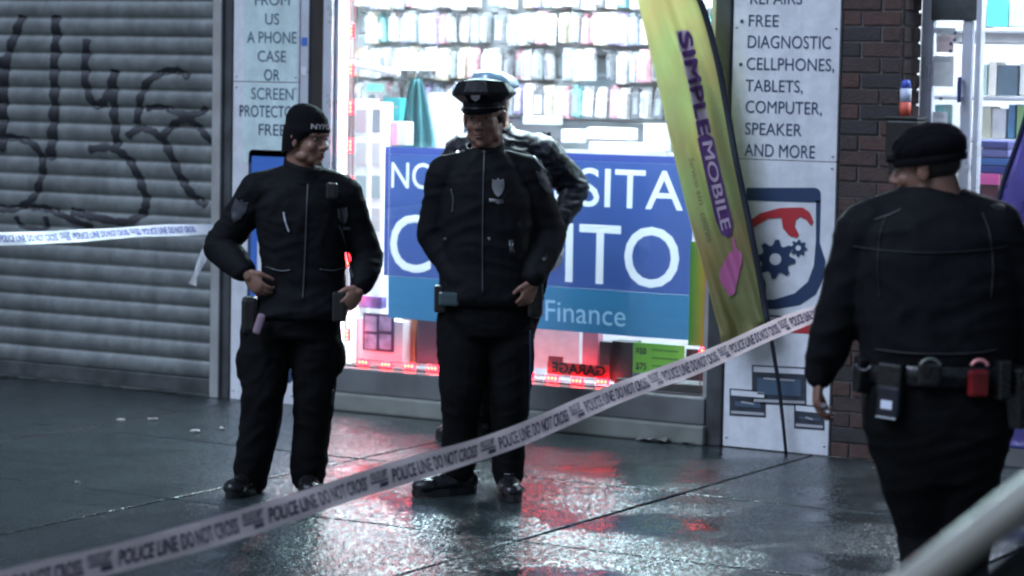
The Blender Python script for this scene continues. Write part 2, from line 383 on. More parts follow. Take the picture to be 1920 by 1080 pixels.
poly_plate('phone_display', rrect(-1.62, -1.42, .28, pz-.5, .01, -.0246), .0015, (0, -1, 0), M['sign'], sp_)
box('backing_board', (LX0+.001, .0125, .0), (LX1, .07, 3.1), M['dark'], sp_)
for (px_, pn_, zz_) in [(x_, p_, z_) for p_, xs_ in ((sp_, (LX0+.02, LX1-.02)), ) for x_ in xs_ for z_ in (.05, .85, S1-.03, S1+.03, 2.3)]:
    tube('screw', [(px_, -.0205, zz_), (px_, -.0245, zz_)], .006, M['chrome'], pn_, 8)
# jamb, posts between sign and window
jb = thing('window_surround', (-1.24, 0, 0), 'narrow metal and brown posts between the left sign and the lit window', 'surround')
box('pale_post', (-1.357, -.012, 0), (-1.302, .08, 3.1), M['alu_pale'], jb, .004)
box('dark_gap', (-1.300, .0, 0), (-1.262, .08, 3.1), M['dark'], jb)
box('brown_post', (-1.260, -.02, 0), (-1.198, .08, 3.1), M['brownmetal'], jb, .004)
box('blue_grey_post', (-1.196, -.03, 0), (-1.138, .08, 3.1), M['alu_pale'], jb, .006)
# little stickers on the pale post
for zc, mt in ((1.98, 'blue_print'), (1.55, 'red_print'), (1.82, 'sign')):
    box('sticker', (-1.348, -.0145, zc), (-1.312, -.0125, zc+.045), M[mt], jb)

# ================================================================ SHOP WINDOW
WX0, WX1 = -1.134, 1.16
win = thing('shop_window', (0, 0, 0), 'big brightly lit phone shop window edged with white and red lights', 'window')
SZ = .235
box('sill', (WX0, -.045, .1), (WX1, .08, SZ), M['sill'], win, .008)
box('sill_mat', (WX0+.03, .031, SZ+.0005), (WX1-.035, .078, SZ+.006), M['dark'], win)  # dark strip added to hide the white glare on the sill top
box('plinth', (WX0-.01, -.075, 0), (WX1+.01, .08, .098), M['cream'], win, .012)
box('frame', (WX1-.03, -.01, SZ+.001), (WX1, .07, 3.1), M['alu'], win, .004)
box('frame', (WX0, .0, SZ+.001), (WX0+.02, .07, 3.1), M['alu_pale'], win, .004)
box('frame', (WX0+.022, -.0, 3.02), (WX1-.032, .07, 3.1), M['alu'], win, .004)
box('glass', (WX0+.021, .02, SZ+.002), (WX1-.031, .026, 3.019), M['glass'], win)
tube('light_tube', [(-1.103, .045, SZ+.01), (-1.103, .045, 3.0)], .0145, M['led_tube'], win, 10)
rp = box('post', (1.162, -.035, 0), (1.248, .08, 3.1), M['steel_dirty'], win, .008)
tube('light_tube', [(-1.07, .06, 2.80), (1.10, .06, 2.80)], .022, M['led_tube_top'], win, 10)  # unseen top tube, added to brighten the pavement reflections
box('light_channel', (-1.09, .09, 2.68), (1.12, .11, 2.99), M['alu'], win); box('light_channel', (-1.09, .034, 2.84), (1.12, .089, 2.86), M['alu'], win)  # added shield keeping the top tube's light off the interior
# red LED strings
def led_string(label, pts, n, skip=()):
    t = thing('led_string', pts[0], label, 'light string')
    A, B = Vector(pts[0]), Vector(pts[1]); L = (B-A).length; d = (B-A)/L
    side = Vector((0, 0, 1)) if abs(d.x) > .5 else Vector((1, 0, 0))
    for s_ in (-.012, .012): tube('wire', [A+side*s_+d*(L*k/24)+side*.003*math.sin(k*1.7) for k in range(25)], .0026, M['wire'], t, 6)
    for k in range(n):
        if k in skip: continue
        c = A + d*(L*(k+.5)/n) + side*random.uniform(-.004, .004)
        a = Vector((.036, .006, .016)) if abs(d.x) > .5 else Vector((.016, .006, .036))
        mo = box('module', c-a, c+a, M['led_red'], t, .004)
        for q in (-1, 0, 1):
            cc = c + d*(q*.021) + Vector((0, -.0085, 0)); bm = bmesh.new(); ell_bm(bm, cc, (.0072, .003, .0085), None, 8)
            bmobj('diode', bm, M['led_core'], mo, True)
    return t
led_string('red led string running along the bottom of the shop window', ((-1.03, .052, .262), (.60, .052, .262)), 11)
led_string('red led string climbing the left edge of the shop window', ((-1.058, .05, .30), (-1.058, .05, 3.0)), 13)
led_string('short dim red led string at the lower right corner of the shop window', ((1.10, .05, .27), (1.10, .05, .62)), 1)
# ---- interior room
def struct(name, a, b, mt): return tag(box(name, a, b, mt), kind='structure')
BY = 1.3
struct('shop_back_wall', (-1.95, BY, 0), (1.42, BY+.1, 3.1), M['wallwhite'])
struct('shop_side_wall', (-1.95, .1, 0), (-1.85, BY-.002, 3.1), M['wallwhite'])
struct('shop_partition', (1.30, .1, 0), (1.42, BY-.002, 3.1), M['wallwhite'])
struct('shop_floor', (-1.848, .082, 0), (1.298, BY-.002, .10), M['lightgrey'])
struct('shop_ceiling', (-1.95, .082, 3.102), (4.7, 2.6, 3.2), M['wallwhite'])
for k in range(3):
    x = -1.25+k*.95
    c = thing('ceiling_light', (x, .6, 3.08), ['left', 'middle', 'right'][k]+'most white light panel on the ceiling of the phone shop', 'ceiling light', 'light panels on the phone shop ceiling')  # unseen panels added to brighten the room and the pavement reflections
    box('frame', (x-.36, .22, 3.075), (x+.36, 1.0, 3.1), M['alu_pale'], c); box('diffuser', (x-.33, .25, 3.066), (x+.33, .97, 3.0745), M['ceil_em'], c)
# slatwall
hl = thing('light_box', (-.3, BY, 2.86), 'long lit header box above the wall of phone cases', 'light box')  # unseen glowing box added to put more light on the wet pavement
box('casing', (-1.80, BY-.10, 2.70), (1.25, BY-.002, 3.05), M['alu_pale'], hl); box('face', (-1.78, BY-.106, 2.715), (1.23, BY-.101, 3.035), mat('light_box_face', (.9, .9, .9), .5, emit=(.64, .97, .97), es=80), hl)
sw = thing('slatwall', (-.3, BY, 1.2), 'white slatwall covered with rows of phone cases behind the window', 'display wall')
for k in range(14): box('wall_slat', (-1.83, BY-.022, 1.0+k*.12), (1.28, BY-.002, 1.0+k*.12+.108), M['slat'], sw, .003)
# phone cases
cols = [('white', (.8, .82, .83)), ('clear grey', (.42, .48, .5)), ('pale green', (.50, .70, .62)), ('pink', (.80, .45, .52)), ('lilac', (.55, .50, .74)),
        ('slate blue', (.32, .40, .50)), ('cream', (.80, .74, .60)), ('charcoal', (.17, .19, .22)), ('white', (.92, .92, .92)), ('teal', (.25, .55, .56)), ('peach', (.78, .58, .44))]
cmesh = []
for nm, c in cols:
    mm = mat('case_'+nm.replace(' ', '_'), tuple(.45*q**1.3+.06 for q in c), .3, var=.12, scale=30)
    for (wd, ht, dp) in ((.054, .172, .045), (.066, .186, .06)):
        bm = bmesh.new(); box_bm(bm, (-wd/2, -dp, -ht/2), (wd/2, 0, ht/2-.03), .005); box_bm(bm, (-wd/2-.004, -.010, -ht/2-.006), (wd/2+.004, -.006, ht/2), .001); box_bm(bm, (-wd/2+.004, -dp*.55, -ht/2+.004), (wd/2-.004, -dp*.45, ht/2-.012), .001); [box_bm(bm, (-.014, -dp*q, ht/2-.032), (.014, -dp*q+.001, ht/2-.006)) for q in (.3, .6, .9)]
        me = mesh_bm(bm, 'phone_case'); me.materials.append(mm)
        bm2 = bmesh.new(); box_bm(bm2, (-wd/2+.012, -dp-.002, -ht/2+.02), (wd/2-.012, -dp-.0005, ht/2-.06), .003); me2 = mesh_bm(bm2, 'print')
        cmesh.append((nm, me, me2))
pm = [mat('case_print_%d' % i, tuple(.45*q+.06 for q in c), .35) for i, c in enumerate([(.85, .88, .9), (.3, .34, .4), (.75, .6, .66), (.5, .66, .68)])]
ON = 'zero one two three four five six seven eight nine ten eleven twelve thirteen fourteen fifteen sixteen seventeen eighteen nineteen'.split(); NW = ON + [t_ + ('' if q == 0 else '-' + ON[q]) for t_ in ('twenty', 'thirty', 'forty', 'fifty') for q in range(10)]
rows = [1.70, 1.905, 2.11, 2.315, 2.52]; rown = ['lowest', 'second', 'third', 'fourth', 'top']
hook = mesh_bm((lambda b: (tube_bm(b, [(0, 0, .07), (0, -.09, .075), (0, -.10, .085)], .0025, 5), b)[1])(bmesh.new()), 'hook')
hook.materials.append(M['chrome'])
for r, z in enumerate(rows):
    x = -1.78 + random.uniform(0, .03); cnt = 0
    while x < 1.05:
        if random.random() < .95:
            i = random.choice([0, 1, 2, 3, 16, 17, 16, 0, 1, 2, 3, 4, 5, 6, 7, 8, 9, 10, 11, 12, 13, 14, 15, 18, 19, 20, 2, 3, 17])
            cnt += 1; nm, me, me2 = cmesh[i]; mm2 = random.choice(pm); key = me2.name+mm2.name
            if len(me2.materials) == 0: me2.materials.append(mm2)
            o = put('phone_case', me); o.location = (x, BY-.05-random.uniform(0, .05), z+random.uniform(-.008, .008)); o.rotation_euler = (random.uniform(-.05, .05), random.uniform(-.05, .05), random.uniform(-.5, .25))
            tag(o, '%s phone case packet, number %s from the left in the %s row' % (nm, NW[cnt], rown[r]), 'phone case', 'phone cases on the shop wall')
            q = bpy.data.objects.new('print', me2); COL.objects.link(q); q.parent = o
            q = bpy.data.objects.new('hook', hook); COL.objects.link(q); q.parent = o; q.location = (0, .02, 0)
        x += random.choice([.060, .066, .072, .080])
def item(name, label, cat, px0, py0, px1, py1, Y, d, mt, bev=.006, group=None):
    o = facbox(name, px0, py0, px1, py1, Y, d, mt, None, bev); tag(o, label, cat, group); return o
def cm(name, c, r=.45, v=.1): return mat(name, c, r, var=v, scale=20)
# things standing between the slatwall and the banner
it = item('storage_box', 'turquoise box on the shop shelf left of the teal garment', 'box', 719, 183, 750, 232, 1.0, .1, cm('turquoise', (.08, .55, .56)))
box('label_strip', (fac(725, 200, 1.0).x, .9965, fac(735, 203, 1.0).z), (fac(746, 200, 1.0).x, .9985, fac(735, 198, 1.0).z), M['wallwhite'], it)
it = item('product_box', 'small white and pink box standing above the blue banner near its left corner', 'box', 733, 228, 762, 272, .8, .08, M['wallwhite'])
facbox('pink_side', 734, 230, 744, 271, .7975, .002, cm('pinkside', (.75, .25, .38)), it)
item('sheet_poster', 'blank bright white poster behind the capped officers', 'poster', 803, 174, 868, 280, .95, .012, M['wallwhite'], .001)
gb = thing('garment', fac(785, 215, .95), 'dull teal cloth cover hanging above the left part of the blue banner', 'garment')
bm = bmesh.new(); prev = None
for k in range(12):
    t = k/11; yy = 148+128*t; xc = 780+4*t; hw = 9+24*t**.7
    row = [bm.verts.new(fac(xc+hw*q, yy, .95+.025*math.cos(q*9+t*2)-.03*(1-q*q))) for q in [x/10 for x in range(-10, 11)]]
    if prev:
        for a in range(20): bm.faces.new((prev[a], prev[a+1], row[a+1], row[a]))
    prev = row
bmesh.ops.solidify(bm, geom=bm.faces[:], thickness=.006)
bmobj('cloth', bm, translucent('teal_cloth', (.12, .33, .36), .3), gb, True)
tube('hanger_hook', [fac(780, 148, .95), fac(780, 138, .95), fac(784, 134, .95)], .004, M['chrome'], gb, 6)
gs = thing('light_sign', fac(700, 166, .9), 'tiny green glowing lettering sign on the left shop shelf', 'sign')
facbox('plate', 682, 154, 724, 178, .905, .012, M['wallwhite'], gs); fac_text('ABTO', 686, 719, 158, 171, .902, mat('green_glow', (.1, .8, .5), .4, emit=(.1, 1, .5), es=1.0), gs, .03)
# slanted white lamp tube/shelf left
sf = thing('shelf', fac(700, 130, .8), 'slanted white shelf edge at the left inside the shop window', 'shelf')
bm = bmesh.new(); A_, B_ = fac(655, 118, .75), fac(748, 138, .75); tube_bm(bm, [A_, B_], .018, 8); bmobj('shelf_edge', bm, M['wallwhite'], sf)
bm = bmesh.new(); box_bm(bm, (A_.x, .76, A_.z-.035), (B_.x, 1.2, A_.z-.022)); bmobj('shelf_board', bm, M['wallwhite'], sf)
# tall white display tower left
for k, (x0, x1, mt) in enumerate(((662, 690, (.72, .8, .78)), (692, 716, (.8, .84, .84)))):
    t = thing('display_stand', fac(x0, 400, .7), ['narrow pale green-white display stand by the red lights', 'white display stand next to the turquoise box'][k], 'display stand')
    facbox('panel', x0, 186+k*6, x1, 690, .70+.03*k, .10, cm('tower%d' % k, mt), t, .004)
    for q in range(5): facbox('card', x0+4, 205+q*62, x1-4, 248+q*62, .694+.03*k, .004, random.choice(pm), t)
# boxes above banner right
for k, (x0, y0, x1, y1, c, l) in enumerate(((1052, 243, 1098, 268, (.6, .66, .66), 'grey-green low box on the shelf just right of the rear officer'), (1100, 240, 1178, 262, (.78, .74, .74), 'long pale box lying on the shelf above the banner lettering'),
        (1104, 266, 1190, 284, (.70, .64, .64), 'long pale box lying on the shelf, the one under another long box'), (1206, 232, 1240, 284, (.7, .74, .72), 'upright pale box beside the yellow flag'), (980, 218, 1036, 234, (.5, .58, .58), 'flat grey-green box behind the rear officer'))):
    o = item('product_box', l, 'box', x0, y0, x1, y1, 1.02, .12, cm('shelfbox%d' % k, c))
sb = thing('shelf', fac(1100, 288, 1.0), 'long white shelf carrying pale boxes above the banner', 'shelf')
facbox('shelf_board', 960, 284, 1250, 291, 1.0, .28, M['wallwhite'], sb, .003); facbox('shelf_lip', 960, 281, 1250, 293, .985, .013, M['lightgrey'], sb)

# window banner
bn = thing('window_banner', (.11, .05, .5), 'large blue vinyl banner with white capital letters hung in the lit window', 'banner')
BX0, BX1, BXR = -.80, 1.02, 1.135
ZT, ZM, ZB = 1.445, .745, .515
def ban_y(x, z): return .046 + .006*math.sin(x*5.1+z*2) + .004*math.sin(x*13+1) + .008*max(0, 1-(z-.5)/.3)*math.sin(x*7)
def cloth_panel(name, x0, x1, z0, z1, mt, nx=60, nz=20):
    bm = bmesh.new(); g = [[bm.verts.new((x0+(x1-x0)*i/nx, ban_y(x0+(x1-x0)*i/nx, z0+(z1-z0)*j/nz), z0+(z1-z0)*j/nz)) for i in range(nx+1)] for j in range(nz+1)]
    for j in range(nz):
        for i in range(nx): bm.faces.new((g[j][i], g[j][i+1], g[j+1][i+1], g[j+1][i]))
    return bmobj(name, bm, mt, bn, True)
cloth_panel('top_hem', BX0, BX1, ZT-.039, ZT, translucent('hem_blue', (.05, .08, .30), .2), 60, 2)
cloth_panel('side_hem', BX0-.03, BX0-.001, ZM, ZT, translucent('hem_blue2', (.04, .07, .28), .25), 2, 20)
from mathutils.geometry import delaunay_2d_cdt
def printed_field(z0, z1, texts, fmat, tmat, name):
    """one vinyl sheet in which the printed letters are cut flush into the coloured field"""
    V = []; F = []
    for k in range(31): V += [(BX0+(BX1-BX0)*k/30, z0), (BX0+(BX1-BX0)*k/30, z1)]
    for j_ in range(1, 8):
        for k in range(31): V.append((BX0+(BX1-BX0)*k/30 + (.0007*j_ if 0 < k < 30 else 0), z0+(z1-z0)*j_/8))
    for (s_, x0, x1, yt, yb, bold) in texts:
        vs_, fs_, _ = text_data(s_, bold); xc, yc = (x0+x1)/2, (yt+yb)/2
        a = fac(x0, yc, .04).x; b = fac(x1, yc, .04).x; zt = fac(xc, yt, .04).z; zb = fac(xc, yb, .04).z; o_ = len(V)
        V += [(a+(b-a)*u, zb+(zt-zb)*v) for u, v in vs_]; F += [[i_+o_ for i_ in f] for f in fs_]
    vo, eo, fo, ov, oe, of = delaunay_2d_cdt([Vector(v) for v in V], [], F, 0, 1e-5)
    P = [(v.x, ban_y(v.x, v.y), v.y) for v in vo]
    T = [[V[i_] for i_ in f] for f in F]; TB = [(min(p[0] for p in t_), max(p[0] for p in t_), t_) for t_ in T]; isl = []
    for f in fo:
        cx = sum(vo[i_].x for i_ in f)/len(f); cy = sum(vo[i_].y for i_ in f)/len(f); hit = False
        for a_, b_, t_ in TB:
            if a_ <= cx <= b_:
                sg = [(t_[k][0]-t_[k-1][0])*(cy-t_[k-1][1])-(t_[k][1]-t_[k-1][1])*(cx-t_[k-1][0]) for k in range(len(t_))]
                if all(q >= 0 for q in sg) or all(q <= 0 for q in sg): hit = True; break
        isl.append(hit)
    for nm, sel, m_ in ((name, False, fmat), ('lettering', True, tmat)):
        ff = [tuple(f) for f, o_ in zip(fo, isl) if o_ == sel]; used = sorted({i_ for f in ff for i_ in f}); mp_ = {u: k for k, u in enumerate(used)}
        me = bpy.data.meshes.new(nm); me.from_pydata([P[u] for u in used], [], [tuple(mp_[i_] for i_ in f) for f in ff]); put(nm, me, bn, m_)
printed_field(ZM, ZT-.04, [('NO', 734, 812, 305, 354, .004), ('NECESITA', 852, 1279, 313, 386, .004), ('CREDITO', 731, 1272, 414, 526, .003)], M['ban_top'], M['ban_txt'], 'upper_field')
printed_field(ZB, ZM-.001, [('Credit Finance', 870, 1174, 562, 602, 0)], M['ban_low'], M['ban_faint'], 'lower_field')
# multicolour strip poster at its right
st = thing('poster', (1.08, .05, .5), 'green to orange striped vertical poster at the right edge of the banner', 'poster')
mg = bpy.data.materials.new('stripe_poster'); mg.use_nodes = True; t = mg.node_tree; b = t.nodes['Principled BSDF']; g = t.nodes.new('ShaderNodeNewGeometry'); s = t.nodes.new('ShaderNodeSeparateXYZ'); t.links.new(g.outputs['Position'], s.inputs[0])
mrn = t.nodes.new('ShaderNodeMapRange'); mrn.inputs[1].default_value = 1.02; mrn.inputs[2].default_value = 1.135; t.links.new(s.outputs[0], mrn.inputs[0])
cr = t.nodes.new('ShaderNodeValToRGB'); cr.color_ramp.elements[0].color = (.10, .38, .05, 1); cr.color_ramp.elements[1].color = (.75, .17, .05, 1); e = cr.color_ramp.elements.new(.62); e.color = (.45, .40, .05, 1)
t.links.new(mrn.outputs[0], cr.inputs[0]); t.links.new(cr.outputs[0], b.inputs['Base Color']); b.inputs['Roughness'].default_value = .4
tr = t.nodes.new('ShaderNodeBsdfTranslucent'); t.links.new(cr.outputs[0], tr.inputs[0]); mx = t.nodes.new('ShaderNodeMixShader'); mx.inputs[0].default_value = .35; t.links.new(b.outputs[0], mx.inputs[1]); t.links.new(tr.outputs[0], mx.inputs[2]); t.links.new(mx.outputs[0], t.nodes['Material Output'].inputs[0])
box('sheet', (1.022, .034, .49), (1.128, .038, 1.02), mg, st)
# objects low in the window
cb = thing('picture_box', fac(710, 640, .12), 'white box with a dark grid of four pictures in the lower left of the window', 'box')
facbox('carton', 664, 600, 755, 684, .12, .22, M['wallwhite'], cb, .004)
facbox('picture_frame', 680, 588, 738, 658, .115, .004, mat('plum', (.06, .03, .09), .4), cb)
for (a, c) in ((684, 593), (711, 593), (684, 627), (711, 627)):
    facbox('picture', a, c, a+22, c+28, .111, .003, cm('pic%d%d' % (a, c), (.32, .28, .42), .4, .5), cb)
facbox('top_picture', 672, 556, 716, 578, .13, .05, cm('pic_top', (.12, .10, .3), .4, .5), cb)
item('light_box', 'narrow glowing white tube lamp standing at the left window corner', 'lamp', 648, 572, 664, 680, .10, .05, mat('lampwhite', (.9, .9, .9), .5, emit=(.9, .97, 1), es=1.3))
item('wooden_box', 'orange-brown wooden box under the banner near the left', 'box', 752, 590, 779, 684, .2, .15, cm('woody', (.35, .15, .07)))
item('dark_carton', 'dark grey carton under the banner beside the capped officer', 'carton', 781, 596, 832, 684, .18, .2, cm('darkcart', (.06, .06, .09)))
item('pink_packet', 'pink and white upright packet under the banner right of the officers', 'packet', 1091, 620, 1121, 690, .16, .06, cm('pinkpack', (.72, .28, .34)))
item('white_carton', 'wide pale carton under the banner behind the mirrored lettering', 'carton', 1000, 615, 1086, 694, .30, .1, cm('pale_carton', (.5, .5, .5)))
item('dark_device', 'dark narrow device standing between the pink packet and the price card', 'device', 1123, 640, 1145, 712, .15, .1, cm('devdark', (.05, .055, .06)))
item('black_carton', 'black carton left of the green price card', 'carton', 1146, 640, 1186, 716, .14, .1, cm('blackcart', (.018, .02, .022)))
pc = thing('price_card', fac(1235, 675, .06), 'bright green price card in the lower right of the window', 'price card')
facbox('card', 1187, 645, 1283, 702, .075, .004, mat('lime', (.22, .62, .05), .5, var=.08), pc)
fac_text('$50', 1192, 1212, 652, 666, .0735, M['dark'], pc, .03); fac_text('$75', 1192, 1212, 680, 695, .0735, M['dark'], pc, .02)
for q in range(3): facbox('printed_line', 1222, 656+q*15, 1272, 659+q*15, .0735, .001, mat('darkgreen%d' % q, (.08, .3, .03), .5), pc)
item('dark_shelf_case', 'dark case lying below the green price card', 'case', 1150, 716, 1318, 736, .08, .2, cm('darkbrown', (.03, .028, .025)))
item('dark_board', 'black board right of the green price card', 'board', 1285, 655, 1322, 714, .09, .02, cm('blackboard', (.03, .012, .016)))
gr = thing('garage_sign', fac(1085, 695, .06), 'red sticker with mirrored black lettering at the foot of the window', 'sticker')
facbox('sticker_sheet', 1026, 682, 1142, 706, .062, .003, mat('redvinyl', (.62, .05, .05), .5), gr)
facbox('sticker_tab', 1028, 668, 1056, 681, .064, .003, mat('redvinyl2', (.5, .04, .06), .5), gr)
a_, b_ = fac(1135, 695, .059).x, fac(1034, 695, .059).x; zt_, zb_ = fac(1085, 682, .059).z, fac(1085, 703, .059).z
text_map('lettering', 'GARAGE', lambda u, v: Vector((a_+(b_-a_)*u, .0595, zb_+(zt_-zb_)*v)), M['dark'], gr, .04)

# upper wall over everything
fa = thing('building_front', (0, .1, 3.1), 'plain dark upper wall of the building over the shop fronts', 'building')
box('wall', (-9, -.03, 3.102), (9, .08, 7.5), M['brownmetal'], fa); box('wall', (-9, .05, 0), (-6.21, .3, 3.1), M['steel_dirty'], fa); box('wall', (-6.2, .1, 0), (-1.96, .3, 3.1), M['dark'], fa)
box('wall', (4.75, 0, 0), (9, .3, 3.1), M['brownmetal'], fa)
box('cornice', (-9, -.12, 3.102), (9, -.032, 3.25), M['steel_dirty'], fa, .02)

# ================================================================ RIGHT SIGN PANEL
rs = thing('shop_sign', (1.54, 0, 0), 'tall white sign listing phone and tablet repairs above a wrench emblem', 'sign')
RX0, RX1, S2 = 1.256, 1.828, 1.448
stack('panel', RX0, RX1, .004, S2-.002, rs, M['sign']); stack('panel', RX0, RX1, S2+.002, 3.1, rs, M['sign'])
box('backing_board', (RX0-.004, .0125, .0), (RX1+.001, .07, 3.1), M['dark'], rs)
for s, x0, x1, yt, yb in [('REPAIRS', 1407, 1504, -15, 8), ('FREE', 1404, 1460, 28, 50), ('DIAGNOSTIC', 1402, 1558, 67, 91), ('CELLPHONES,', 1400, 1564, 109, 136), ('TABLETS,', 1398, 1505, 150, 176),
        ('COMPUTER,', 1398, 1541, 190, 217), ('SPEAKER', 1397, 1503, 231, 254), ('AND MORE', 1396, 1528, 271, 295)]:
    fac_text(s, x0, x1, yt, yb, -.0225, M['navy'], rs, 0.0)
for (x, y) in ((1391, 40), (1389, 121)):
    c = fac(x, y, -.022); poly_plate('bullet', [c+Vector((.0095*math.cos(a), 0, .0095*math.sin(a))) for a in [k*math.pi/6 for k in range(12)]], .001, (0, -1, 0), M['navy'], rs)
def fp(name, pts, mt, layer, parent=rs):
    Y = -.0205-.0022*layer; return poly_plate(name, [fac(x, y, Y) for x, y in pts], .0015, (0, -1, 0), mt, parent)
# emblem: navy device frame and shield
def arc(cx, cy, rx, ry, a0, a1, n=14): return [(cx+rx*math.cos(math.radians(a0+(a1-a0)*k/n)), cy+ry*math.sin(math.radians(a0+(a1-a0)*k/n))) for k in range(n+1)]
fp('emblem_bar', [(1400, 352)] + arc(1527, 364, 12, 12, -90, 0, 5) + [(1539, 380), (1400, 376)], M['navy'], 0)
fp('emblem_side', [(1530, 376), (1539, 376), (1537, 455), (1548, 490), (1545, 520), (1530, 552), (1500, 572), (1455, 580), (1400, 578), (1400, 560), (1450, 562), (1490, 550), (1515, 528), (1526, 498), (1530, 450)], M['navy'], 0)
fp('emblem_foot', [(1400, 505), (1428, 512), (1436, 530), (1437, 562), (1400, 560)], M['navy'], 1)
fp('wrench', [(1400, 418), (1425, 400), (1462, 390), (1488, 389), (1505, 389), (1518, 398), (1525, 415), (1521, 424), (1512, 412), (1500, 406), (1492, 412), (1490, 424), (1498, 440), (1494, 446), (1480, 442), (1468, 428), (1465, 408), (1440, 410), (1420, 422), (1400, 438)], M['red_print'], 1)
def gear(cx, cy, R, hole, teeth, layer):
    pts = []
    for k in range(teeth*4):
        a = 2*math.pi*k/(teeth*4); r = R if k % 4 in (0, 1) else R*.72; pts.append((cx+r*math.cos(a), cy+r*math.sin(a)))
    fp('gear', pts, M['navy'], layer); fp('gear_hole', [(cx+hole*math.cos(a), cy+hole*math.sin(a)) for a in [k*math.pi/10 for k in range(20)]], M['sign'], layer+1)
gear(1454, 486, 37, 11, 8, 2); gear(1497, 465, 16, 5, 8, 2)
fp('red_strip', [(1462, 604), (1528, 598), (1534, 627), (1440, 621), (1440, 612)], M['red_print'], 0)
fp('navy_line', [(1440, 590), (1487, 594), (1487, 597), (1440, 593)], M['navy'], 0)
for x_ in (RX0+.02, RX1-.02):
    for z_ in (.05, .75, S2-.03, S2+.03, 2.1): tube('screw', [(x_, -.0205, z_), (x_, -.0245, z_)], .006, M['chrome'], rs, 8)
M['device'] = mat('device_dark', (.035, .042, .06), .45, var=.3, scale=25)
for (x0, y0, x1, y1) in ((1410, 684, 1512, 757), (1368, 728, 1436, 779), (1489, 757, 1546, 803)):
    fp('device_outline', [(x0, y0), (x1, y0+5), (x1, y1+4), (x0, y1)], M['device'], 0)
    fp('device_screen', [(x0+3, y0+3), (x1-3, y0+8), (x1-3, y0+18), (x0+3, y0+13)], M['sign'], 1)
    fp('device_base', [(x0+3, y1-9), (x1-3, y1-5), (x1-3, y1), (x0+3, y1-4)], M['lightgrey'], 1)
    fp('device_picture', [(x0+10, y0+24), (x1-10, y0+28), (x1-10, y1-14), (x0+10, y1-18)], M['navygrey'], 1)
    fp('device_detail', [(x0+22, y0+24), (x1-22, y0+28), (x1-22, y0+31), (x0+22, y0+27)], M['lightgrey'], 2)

# ================================================================ BRICK PILLAR
bw = thing('brick_wall', (1.99, 0, 0), 'dark red-brown brick pillar between the repair sign and the next shop door', 'wall')
PX0, PX1 = 1.834, 2.146; CH = .0755
box('mortar', (PX0, .004, 0), (PX1-.006, .22, 3.1), M['mortar'], bw)
bms = []
for k in range(8):
    L = .196; bm = bmesh.new(); box_bm(bm, (0, 0, 0), (L, .05, .0655), .004)
    for v in bm.verts: v.co += Vector((random.uniform(-1, 1), random.uniform(-1, 1), random.uniform(-1, 1)))*.0012
    me = mesh_bm(bm, 'brick'); me.materials.append(BR[k % 4]); bms.append(me)
hb = []
for k in range(8):
    bm = bmesh.new(); box_bm(bm, (0, 0, 0), (.092, .05, .0655), .004); me = mesh_bm(bm, 'brick'); me.materials.append(BR[k % 4]); hb.append(me)
for r in range(41):
    z = .003+r*CH
    lay = [('s', PX0+.002), ('h', PX0+.208)] if r % 2 else [('h', PX0+.002), ('s', PX0+.105)]
    for kind, x in lay:
        o = put('brick', random.choice(bms if kind == 's' else hb), bw); o.matrix_parent_inverse = Matrix()
        o.location = Vector((x+random.uniform(-.002, .002), -.006+random.uniform(-.003, .003), z)) - bw.location
bmr = []
for k in range(4):
    bm = bmesh.new(); box_bm(bm, (0, 0, 0), (.02, .098, .0655), .003); me = mesh_bm(bm, 'brick'); me.materials.append(BR[(k+1) % 3]); bmr.append(me)
for r in range(41):
    for k in range(2):
        o = put('brick', random.choice(bmr), bw); o.matrix_parent_inverse = Matrix(); o.location = Vector((PX1-.012, .012+k*.106+(.0 if r % 2 else .004), .003+r*CH)) - bw.location
# black wall box with can
wb = thing('wall_box', (2.2, -.06, 1.6), 'black box fixed to the corner of the brick pillar above the nearest officer', 'wall box')
box('housing', (2.13, -.15, 1.48), (2.29, -.02, 1.665), M['black'], wb, .012); box('bracket', (2.10, -.02, 1.40), (2.15, .0, 1.62), M['black'], wb)
box('lid', (2.125, -.157, 1.667), (2.295, -.015, 1.682), M['black'], wb, .004)
can = thing('spray_can', (2.205, -.09, 1.684), 'blue, white and red can standing on the black wall box', 'can')
tube('body', [(2.205, -.09, 1.684), (2.205, -.09, 1.75)], .027, cm('can_red', (.62, .10, .06)), can, 18)
tube('label_band', [(2.205, -.09, 1.7505), (2.205, -.09, 1.815)], .027, cm('can_white', (.5, .55, .7)), can, 18)
tube('cap', [(2.205, -.09, 1.8155), (2.205, -.09, 1.845), (2.205, -.09, 1.856)], [.024, .022, .012], cm('can_blue', (.06, .10, .5)), can, 18)

# ================================================================ RIGHT SHOP: door and window
DY = .23
dr = thing('glass_door', (2.3, DY, 0), 'aluminium glass shop door with taped notices, right of the brick pillar', 'door')
def yb(name, x0, x1, y0, y1, mt, par, Y=DY, d=.05, bev=.004): return facbox(name, x0, y0, x1, y1, Y, d, mt, par, bev)
dx = lambda px, Y=DY: fac(px, 200, Y).x
box('jamb', (2.149, DY, 0), (dx(1741), DY+.05, 3.0), M['alu_pale'], dr, .004)
box('header', (dx(1741)+.001, DY-.01, fac(1780, 38, DY).z), (dx(1826)-.001, DY+.05, 3.0), M['steel_dirty'], dr, .004)
box('stile', (dx(1800), DY+.002, .05), (dx(1818), DY+.04, fac(1780, 38, DY).z-.001), M['alu_pale'], dr, .004)
box('stile', (dx(1741)+.001, DY+.002, .05), (dx(1746), DY+.04, fac(1780, 38, DY).z-.001), M['alu_pale'], dr, .003)
box('bottom_rail', (dx(1746)+.001, DY+.002, .05), (dx(1800)-.001, DY+.04, .28), M['alu_pale'], dr, .003)
